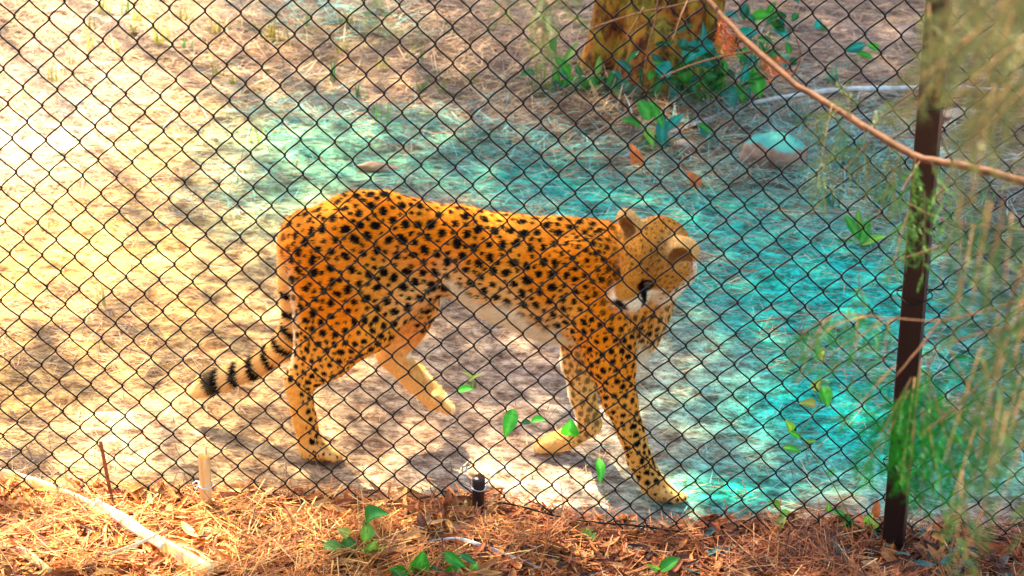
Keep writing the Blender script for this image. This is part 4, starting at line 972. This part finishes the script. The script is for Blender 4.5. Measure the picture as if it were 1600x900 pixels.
t = thing("stub_post", "short dark iron stub post wired to the bottom of the mesh", "post", tuple(sb))
V, F = tube([ax_ * z for z in (-.2, 0, hL * .5, hL - .002, hL)], [.0148, .0148, .0146, .0148, .0135], 16); link("post", mesh("post", V, F, M_POST), t)
V, F = tube([ax_ * hL, ax_ * (hL + .012), ax_ * (hL + .018)], [.0016, .0016, .001], 6); link("prong", mesh("prong", V, F, M_RUST), t)
for zf, up_ in ((.72, 1),):
    ring = [ax_ * (hL * zf + .001 * math.sin(2 * k)) + (F_U * math.cos(k) + F_NN * math.sin(k)) * .0162 for k in np.linspace(-.6, 6.0, 24)]
    if up_: ring = [F_U * .042 + ax_ * (hL + .008) + F_NN * .02, F_U * .026 + ax_ * (hL * .9) + F_NN * .018] + ring
    V, F = tube(ring, .0014, 5); link("tie_wire", mesh("tie_wire", V, F, M_STEEL), t)
ring = [-F_U * .016 + ax_ * hL * .78, -F_U * .034 + ax_ * hL * 1.02 + F_NN * .015]; ring += [ring[-1] + (F_U * math.cos(k) + ax_ * math.sin(k)) * .006 + F_NN * .002 * k for k in np.linspace(0, 12, 22)]
V, F = tube(ring, .0014, 5); link("tie_wire", mesh("tie_wire", V, F, M_STEEL), t)

# ------------------------------------------------------------------ dry blades lying on the bank
def blade(label, pts, wpx, zoff=.03, fold=.07, cat="dry blade", mat=None):
    P = np.array([bank(*p) + np.array([0, 0, zoff]) for p in pts]); P = curve(P, 22); T = np.gradient(P, axis=0); T /= np.linalg.norm(T, axis=1)[:, None]
    S = np.cross(T, TW); S /= np.linalg.norm(S, axis=1)[:, None]; Nn = np.cross(S, T); wv = np.interp(np.linspace(0, 1, 22), np.linspace(0, 1, len(wpx)), wpx)[:, None] * KN / 2
    wob = (.08 * np.sin(np.arange(22) * 1.3))[:, None]
    rows = [P - S * wv, P - S * wv * .5 + Nn * wv * fold, P + Nn * wv * (fold * .4 + wob), P + S * wv * .55 + Nn * wv * fold, P + S * wv * (1 + wob), P + S * wv * .9 - Nn * .003, P - Nn * .004, P - S * wv * .9 - Nn * .003]
    V = np.stack(rows, 1).reshape(-1, 3) - P[0]; i, j = np.meshgrid(np.arange(21), np.arange(8), indexing='ij')
    q = np.stack([i * 8 + j, i * 8 + (j + 1) % 8, (i + 1) * 8 + (j + 1) % 8, (i + 1) * 8 + j], -1).reshape(-1, 4)
    return tag(link("dry_blade", mesh("dry_blade", V, [q, np.array([[7, 6, 5, 4, 3, 2, 1, 0]]), np.array([[168, 169, 170, 171, 172, 173, 174, 175]])], mat or M_DRYBLADE), None, tuple(P[0])), label, cat)
M_PALE = two_tone("pale_dry_blade", (.74, .50, .20), (.88, .70, .40), 26, .45, .45, .001, (1, .2, 1))
blade("broad bleached palm blade running from the left edge down to the bottom", [(-40, 748), (40, 770), (110, 798), (180, 836), (250, 874), (330, 918)], [24, 24, 28, 34, 36, 34])
blade("white highlighted strip on top of the long bleached blade", [(150, 812), (200, 846), (255, 884)], [10, 22, 12], .05, mat=M_PALE)
blade("thin pale straw-like blade in the lower left corner", [(170, 902), (220, 884), (262, 862)], [3.5, 5, 3], .06, mat=M_PALE)
blade("curved tan blade at the bottom below the bamboo stake", [(258, 868), (300, 880), (345, 908)], [6, 10, 8], .03)
blade("tan blade lying along the left bottom corner", [(-30, 876), (30, 880), (80, 912)], [12, 16, 12], .03)
blade("bent grey straw arching at the bottom centre", [(664, 866), (710, 860), (745, 868), (790, 884), (840, 905)], [5, 6, 6, 5, 4], .03, mat=M_BRANCH)

# ------------------------------------------------------------------ needles and leaf litter on the bank (uncountable)
def bank_points(k):
    xx = RNG.uniform(-1.55, 1.6, k); tt = RNG.beta(1.1, 1.6, k) * .75 - .05; yy = base_y(xx) - tt
    return xx, yy
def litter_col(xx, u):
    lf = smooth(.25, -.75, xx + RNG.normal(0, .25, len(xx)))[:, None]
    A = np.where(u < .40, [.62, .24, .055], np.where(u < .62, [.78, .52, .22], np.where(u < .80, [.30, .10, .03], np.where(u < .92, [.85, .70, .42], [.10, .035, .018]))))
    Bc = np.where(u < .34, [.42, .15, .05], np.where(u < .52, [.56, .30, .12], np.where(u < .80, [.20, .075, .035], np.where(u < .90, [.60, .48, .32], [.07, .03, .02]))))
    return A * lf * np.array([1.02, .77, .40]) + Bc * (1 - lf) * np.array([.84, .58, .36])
NN = 19000; xx, yy = bank_points(NN); clump = fbm(xx * 7, yy * 9, 3); ang = (clump * 14 + RNG.normal(0, .55, NN)) % 6.283; el = RNG.normal(.05, .20, NN)
D = np.stack([np.cos(ang) * np.cos(el), np.sin(ang) * np.cos(el), np.sin(el)], -1); Ln = RNG.uniform(.05, .16, NN)
zz = height(xx, yy) + RNG.uniform(-.004, .030, NN) + .03 * smooth(.5, .8, clump)
Vn, q = strands(np.stack([xx, yy, zz], -1) - D * Ln[:, None] / 2, D, Ln, RNG.uniform(.0014, .0038, NN), RNG.normal(.004, .012, NN), None, .4, 3)
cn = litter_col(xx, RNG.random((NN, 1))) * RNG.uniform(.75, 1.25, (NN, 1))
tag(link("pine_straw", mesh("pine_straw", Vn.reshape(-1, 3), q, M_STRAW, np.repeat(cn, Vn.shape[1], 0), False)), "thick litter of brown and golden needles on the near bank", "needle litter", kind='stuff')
def litter_leaves(k):
    xx, yy = bank_points(k); ac = Acc(); zz = height(xx, yy) + RNG.uniform(.004, .035, k); u = RNG.random((k, 1)); c = litter_col(xx, u) * RNG.uniform(.7, 1.2, (k, 1))
    tl_ = (RNG.random(k) < .2 * smooth(.4, 1.2, xx)); c[tl_] = np.array([.07, .19, .15]) * RNG.uniform(.7, 1.2, (tl_.sum(), 1))  # some leaves at the right carry cyan sky light in their colour
    for i in range(k):
        a = RNG.uniform(0, 6.28); d = np.array([math.cos(a), math.sin(a), RNG.normal(.05, .3)]); L = RNG.uniform(.022, .085)
        V, F = leaf_geo(np.array([xx[i], yy[i], zz[i]]), d, np.array([RNG.normal(0, .5), RNG.normal(-.3, .5), 1.0]), L, L * RNG.uniform(.12, .28), .3, RNG.uniform(-.6, .9), .45); ac.add(V, F, c[i])
    return ac.mesh("leaf_litter", M_DEAD)
tag(link("leaf_litter", litter_leaves(8000)), "small curled dead leaves lying among the needles on the bank", "leaf litter", kind='stuff')

# ------------------------------------------------------------------ feathery conifer reaching in from the right
CB = np.array([1.22, 2.45, 0]); CB[2] = float(height(CB[0], CB[1])) - .05
cedar = thing("conifer", "feathery conifer with drooping green sprays and an orange branch before the post", "tree", tuple(CB))
def cpart(name, V, F, mat, col=None, sm=True): return link(name, mesh(name, np.asarray(V) - CB, F, mat, col, sm), cedar)
V, F = tube(curve([CB, CB + [.03, .0, .9], CB + [-.02, .03, 1.8], CB + [.02, .0, 3.2]], 22), np.linspace(.07, .02, 22), 12); cpart("trunk", V, F, M_TWIG)
BRN = []
def branch(pts, r0, r1, mat=M_TWIG, n_=30):
    P = [at_depth(*p) for p in pts]; root = CB + np.array([0, 0, P[0][2] - CB[2] - .08]); P = curve([root] + P, n_ + 8) if r0 > .002 else curve(P, n_); BRN.append(P)
    k = len(P); V, F = tube(P + RNG.normal(0, r0 * .12, P.shape), np.linspace(r0, r1, k), 7); cpart("branch" if r0 > .00175 else "twig", V, F, mat); return P
branch([(1780, 330, 2.5), (1640, 293, 2.62), (1560, 272, 2.68), (1490, 256, 2.73), (1440, 248, 2.78), (1390, 222, 2.82), (1330, 184, 2.88), (1290, 160, 2.92), (1235, 125, 2.97), (1180, 76, 3.02), (1140, 38, 3.06), (1095, -10, 3.1), (1060, -50, 3.1)], .0066, .0048)
branch([(1850, -60, 2.0), (1700, -50, 2.0), (1560, 10, 2.02), (1480, 60, 2.05), (1440, 120, 2.08)], .0040, .001)
branch([(1850, 150, 2.0), (1700, 130, 2.0), (1580, 150, 2.02), (1500, 195, 2.05)], .0020, .0008)
branch([(1850, 400, 2.45), (1700, 380, 2.5), (1600, 360, 2.55), (1480, 345, 2.6), (1420, 318, 2.65)], .0018, .0007)
branch([(1850, 470, 2.2), (1700, 455, 2.25), (1600, 470, 2.3), (1480, 500, 2.4), (1400, 498, 2.45), (1310, 492, 2.5), (1250, 520, 2.55)], .0018, .0007)
branch([(1850, 520, 2.1), (1650, 505, 2.15), (1540, 520, 2.2), (1470, 545, 2.25), (1440, 600, 2.3)], .0018, .0007)
branch([(1850, 350, 1.9), (1700, 330, 1.92), (1600, 420, 1.95), (1560, 560, 2.0), (1548, 700, 2.02)], .0018, .0007)
for pts in ([(1120, -8, 3.08), (1060, 8, 3.05), (1000, 20, 3.0), (930, 42, 2.98), (905, 60, 2.97)], [(1030, -20, 3.0), (1024, 30, 3.0), (1014, 70, 3.0), (1004, 125, 3.0)], [(1006, 12, 3.0), (990, 40, 3.0), (976, 62, 3.0)], [(1080, -10, 3.06), (1066, 20, 3.02), (1050, 66, 3.0)],
            [(1175, 80, 3.02), (1130, 88, 3.0), (1085, 100, 2.98), (1030, 122, 2.97)], [(1490, 256, 2.73), (1470, 210, 2.72), (1482, 150, 2.7), (1478, 90, 2.7)], [(1440, 248, 2.78), (1420, 280, 2.76), (1408, 300, 2.74)], [(1470, 500, 2.4), (1440, 540, 2.38), (1398, 590, 2.36)],
            [(1600, 500, 2.2), (1570, 560, 2.2), (1500, 630, 2.22), (1440, 680, 2.24)], [(1480, 380, 2.6), (1440, 395, 2.6), (1400, 405, 2.6)], [(1340, 190, 2.88), (1372, 212, 2.86), (1430, 214, 2.84)], [(1235, 125, 2.97), (1250, 90, 2.95), (1242, 50, 2.95)]):
    branch(pts, .0017, .0008, M_TWIG, 14)
def spray(px, py, dep, dx, dy, lenpx, col, dens=1.0, spread=.42, droop=.35, thin=1.0, depth_drift=None):
    """feather of fine scale leaves growing along a drooping stem"""
    root = at_depth(px, py, dep); k = dep / F_PX; L = lenpx * k; d = dx * RIGHT - dy * UP + TW * (RNG.normal(0, .25) if depth_drift is None else depth_drift); d /= np.linalg.norm(d); ac = Acc()
    t = np.linspace(0, 1, 12)[:, None]; ax0 = root + d * L * t - np.array([0, 0, 1]) * droop * L * t ** 2
    V, F = tube(ax0, np.linspace(.0011, .0004, 12), 4); ac.add(V, F, np.array([.30, .17, .06]))
    m_ = max(6, int(L / .0085 * dens)); PS = []; DS = []; LS_ = []
    for i in range(m_):
        u = .08 + .92 * i / m_; c = np.array([np.interp(u, t[:, 0], ax0[:, q]) for q in range(3)]); sgn = 1 if i % 2 else -1
        tg = d - np.array([0, 0, 1]) * 2 * droop * u; tg /= np.linalg.norm(tg); s = np.cross(tg, TW + RNG.normal(0, .5, 3)); s /= np.linalg.norm(s)
        dd = tg * math.cos(.75) + s * sgn * math.sin(.75) + RNG.normal(0, .15, 3); dd /= np.linalg.norm(dd); l2 = L * spread * (1 - .75 * u) * RNG.uniform(.5, 1.1) + .008
        n2 = max(3, int(l2 / .0042)); v = np.arange(n2) / n2
        pc = c + dd * (l2 * v)[:, None] - np.array([0, 0, 1]) * (.3 * l2 * v ** 2)[:, None]
        for sg in (1, -1):
            s2 = np.cross(dd, TW + RNG.normal(0, .4, 3)); s2 /= np.linalg.norm(s2); e = dd * .85 + s2 * sg * .5 + RNG.normal(0, .18, (n2, 3)); e /= np.linalg.norm(e, axis=1)[:, None]
            PS.append(pc); DS.append(e); LS_.append(RNG.uniform(.006, .0125, n2) * thin)
    PS = np.vstack(PS); DS = np.vstack(DS); LS_ = np.concatenate(LS_); V, q = strands(PS, DS, LS_, RNG.uniform(.0009, .0018, len(PS)), 0.0, TW, .3, 1)
    ac.add(V.reshape(-1, 3), q, np.repeat(np.array(col) * RNG.uniform(.65, 1.35, (len(PS), 1)), 4, 0))
    me = ac.mesh("spray", M_CEDAR, False); co = np.empty(len(me.vertices) * 3, np.float32); me.vertices.foreach_get("co", co); me.vertices.foreach_set("co", (co.reshape(-1, 3) - CB).ravel()); link("spray", me, cedar)
OLV, MID, BRT, DRY, BRG = (.145, .155, .04), (.10, .14, .03), (.003, .14, .002), (.42, .085, .008), (.05, .125, .022)
for _ in range(38): spray(RNG.uniform(1515, 1690), RNG.uniform(-110, 150), RNG.uniform(1.35, 1.75), RNG.uniform(-.8, .1), RNG.uniform(.2, 1), RNG.uniform(110, 200), np.array(OLV) * RNG.uniform(.8, 1.15))
for _ in range(3): spray(RNG.uniform(1450, 1500), RNG.uniform(-60, 10), RNG.uniform(1.6, 2.0), RNG.uniform(-.4, .3), 1, RNG.uniform(90, 160), OLV)
for px, py, dx, dy, L in ((1300, 165, -.3, 1, 90), (1330, 185, -.6, .8, 110), (1350, 195, .1, 1, 90), (1330, 185, -.1, -.9, 80), (1370, 212, -.7, .6, 120), (1385, 220, .3, 1, 90), (1360, 205, .5, -.7, 80), (1410, 235, -.4, 1, 100), (1310, 172, -.9, .3, 70)):
    spray(px, py, 2.85, dx, dy, L, MID, 1.1, .5)
for px, py, dx, dy, L in ((1430, 246, -.1, 1, 130), (1445, 300, 0, 1, 110), (1420, 330, -.3, .9, 90), (1455, 250, .3, 1, 110), (1340, 430, .3, 1, 60)):
    spray(px, py, 2.5, dx, dy, L, (.09, .24, .03), 1.0, .4)
for px, py, dx, dy, L in ((1400, 498, -1, .35, 150), (1380, 496, -.9, .6, 130), (1360, 494, -.8, .1, 110), (1330, 492, -1, .5, 100), (1300, 494, -.9, .8, 80), (1290, 500, -.5, 1, 90), (1390, 500, -.2, 1, 90), (1340, 496, -.1, 1, 90), (1260, 515, -.6, .9, 60)):
    spray(px, py, 2.5, dx, dy, L, (.04, .19, .02), .75, .36)
for px, py, dx, dy, L in ((1440, 560, -.15, 1, 190), (1450, 560, .1, 1, 200), (1430, 590, -.25, 1, 160), (1445, 600, -.05, 1, 170), (1460, 620, .2, 1, 150), (1420, 610, -.4, .9, 150), (1440, 640, 0, 1, 140), (1470, 640, .5, .9, 120), (1450, 660, .15, 1, 130), (1410, 640, -.6, .8, 120), (1490, 640, .5, 1, 130), (1455, 600, .3, 1, 170), (1430, 650, -.1, 1, 110), (1425, 590, -.6, 1, 150), (1500, 620, .7, 1, 150), (1400, 570, -.8, .8, 120), (1480, 540, .5, 1, 170)):
    spray(px, py, RNG.uniform(2.2, 2.4), dx, dy, L, BRT, 1.1, .42, .15)
for _ in range(40): spray(RNG.uniform(1500, 1660), RNG.uniform(280, 800), RNG.uniform(1.6, 2.1), RNG.uniform(-.5, .2), 1, RNG.uniform(90, 180), np.array(BRG) * RNG.uniform(.6, 1.1), .6, .3, .2)
for _ in range(7): spray(RNG.uniform(1590, 1650), RNG.uniform(250, 800), RNG.uniform(1.8, 2.0), RNG.uniform(-.6, 0), 1, RNG.uniform(90, 150), (.08, .16, .03), 1, .4, .2)
for px, py, dx, dy, L in ((838, -50, .1, 1, 150), (850, -30, 0, 1, 120), (800, -40, -.3, 1, 80), (870, -40, .4, 1, 90), (592, -60, 0, 1, 110)): spray(px, py, 2.2, dx, dy, L, (.10, .17, .025), .8, .4, .1, depth_drift=0)
for px, py, dx, dy, L in ((1120, 22, .25, 1, 60), (1132, 30, .1, 1, 50), (1150, 48, -.2, 1, 40), (1190, 84, .4, .8, 36), (1205, 95, .8, .3, 36)): spray(px, py, 3.03, dx, dy, L, DRY, 1.3, .4, .1)
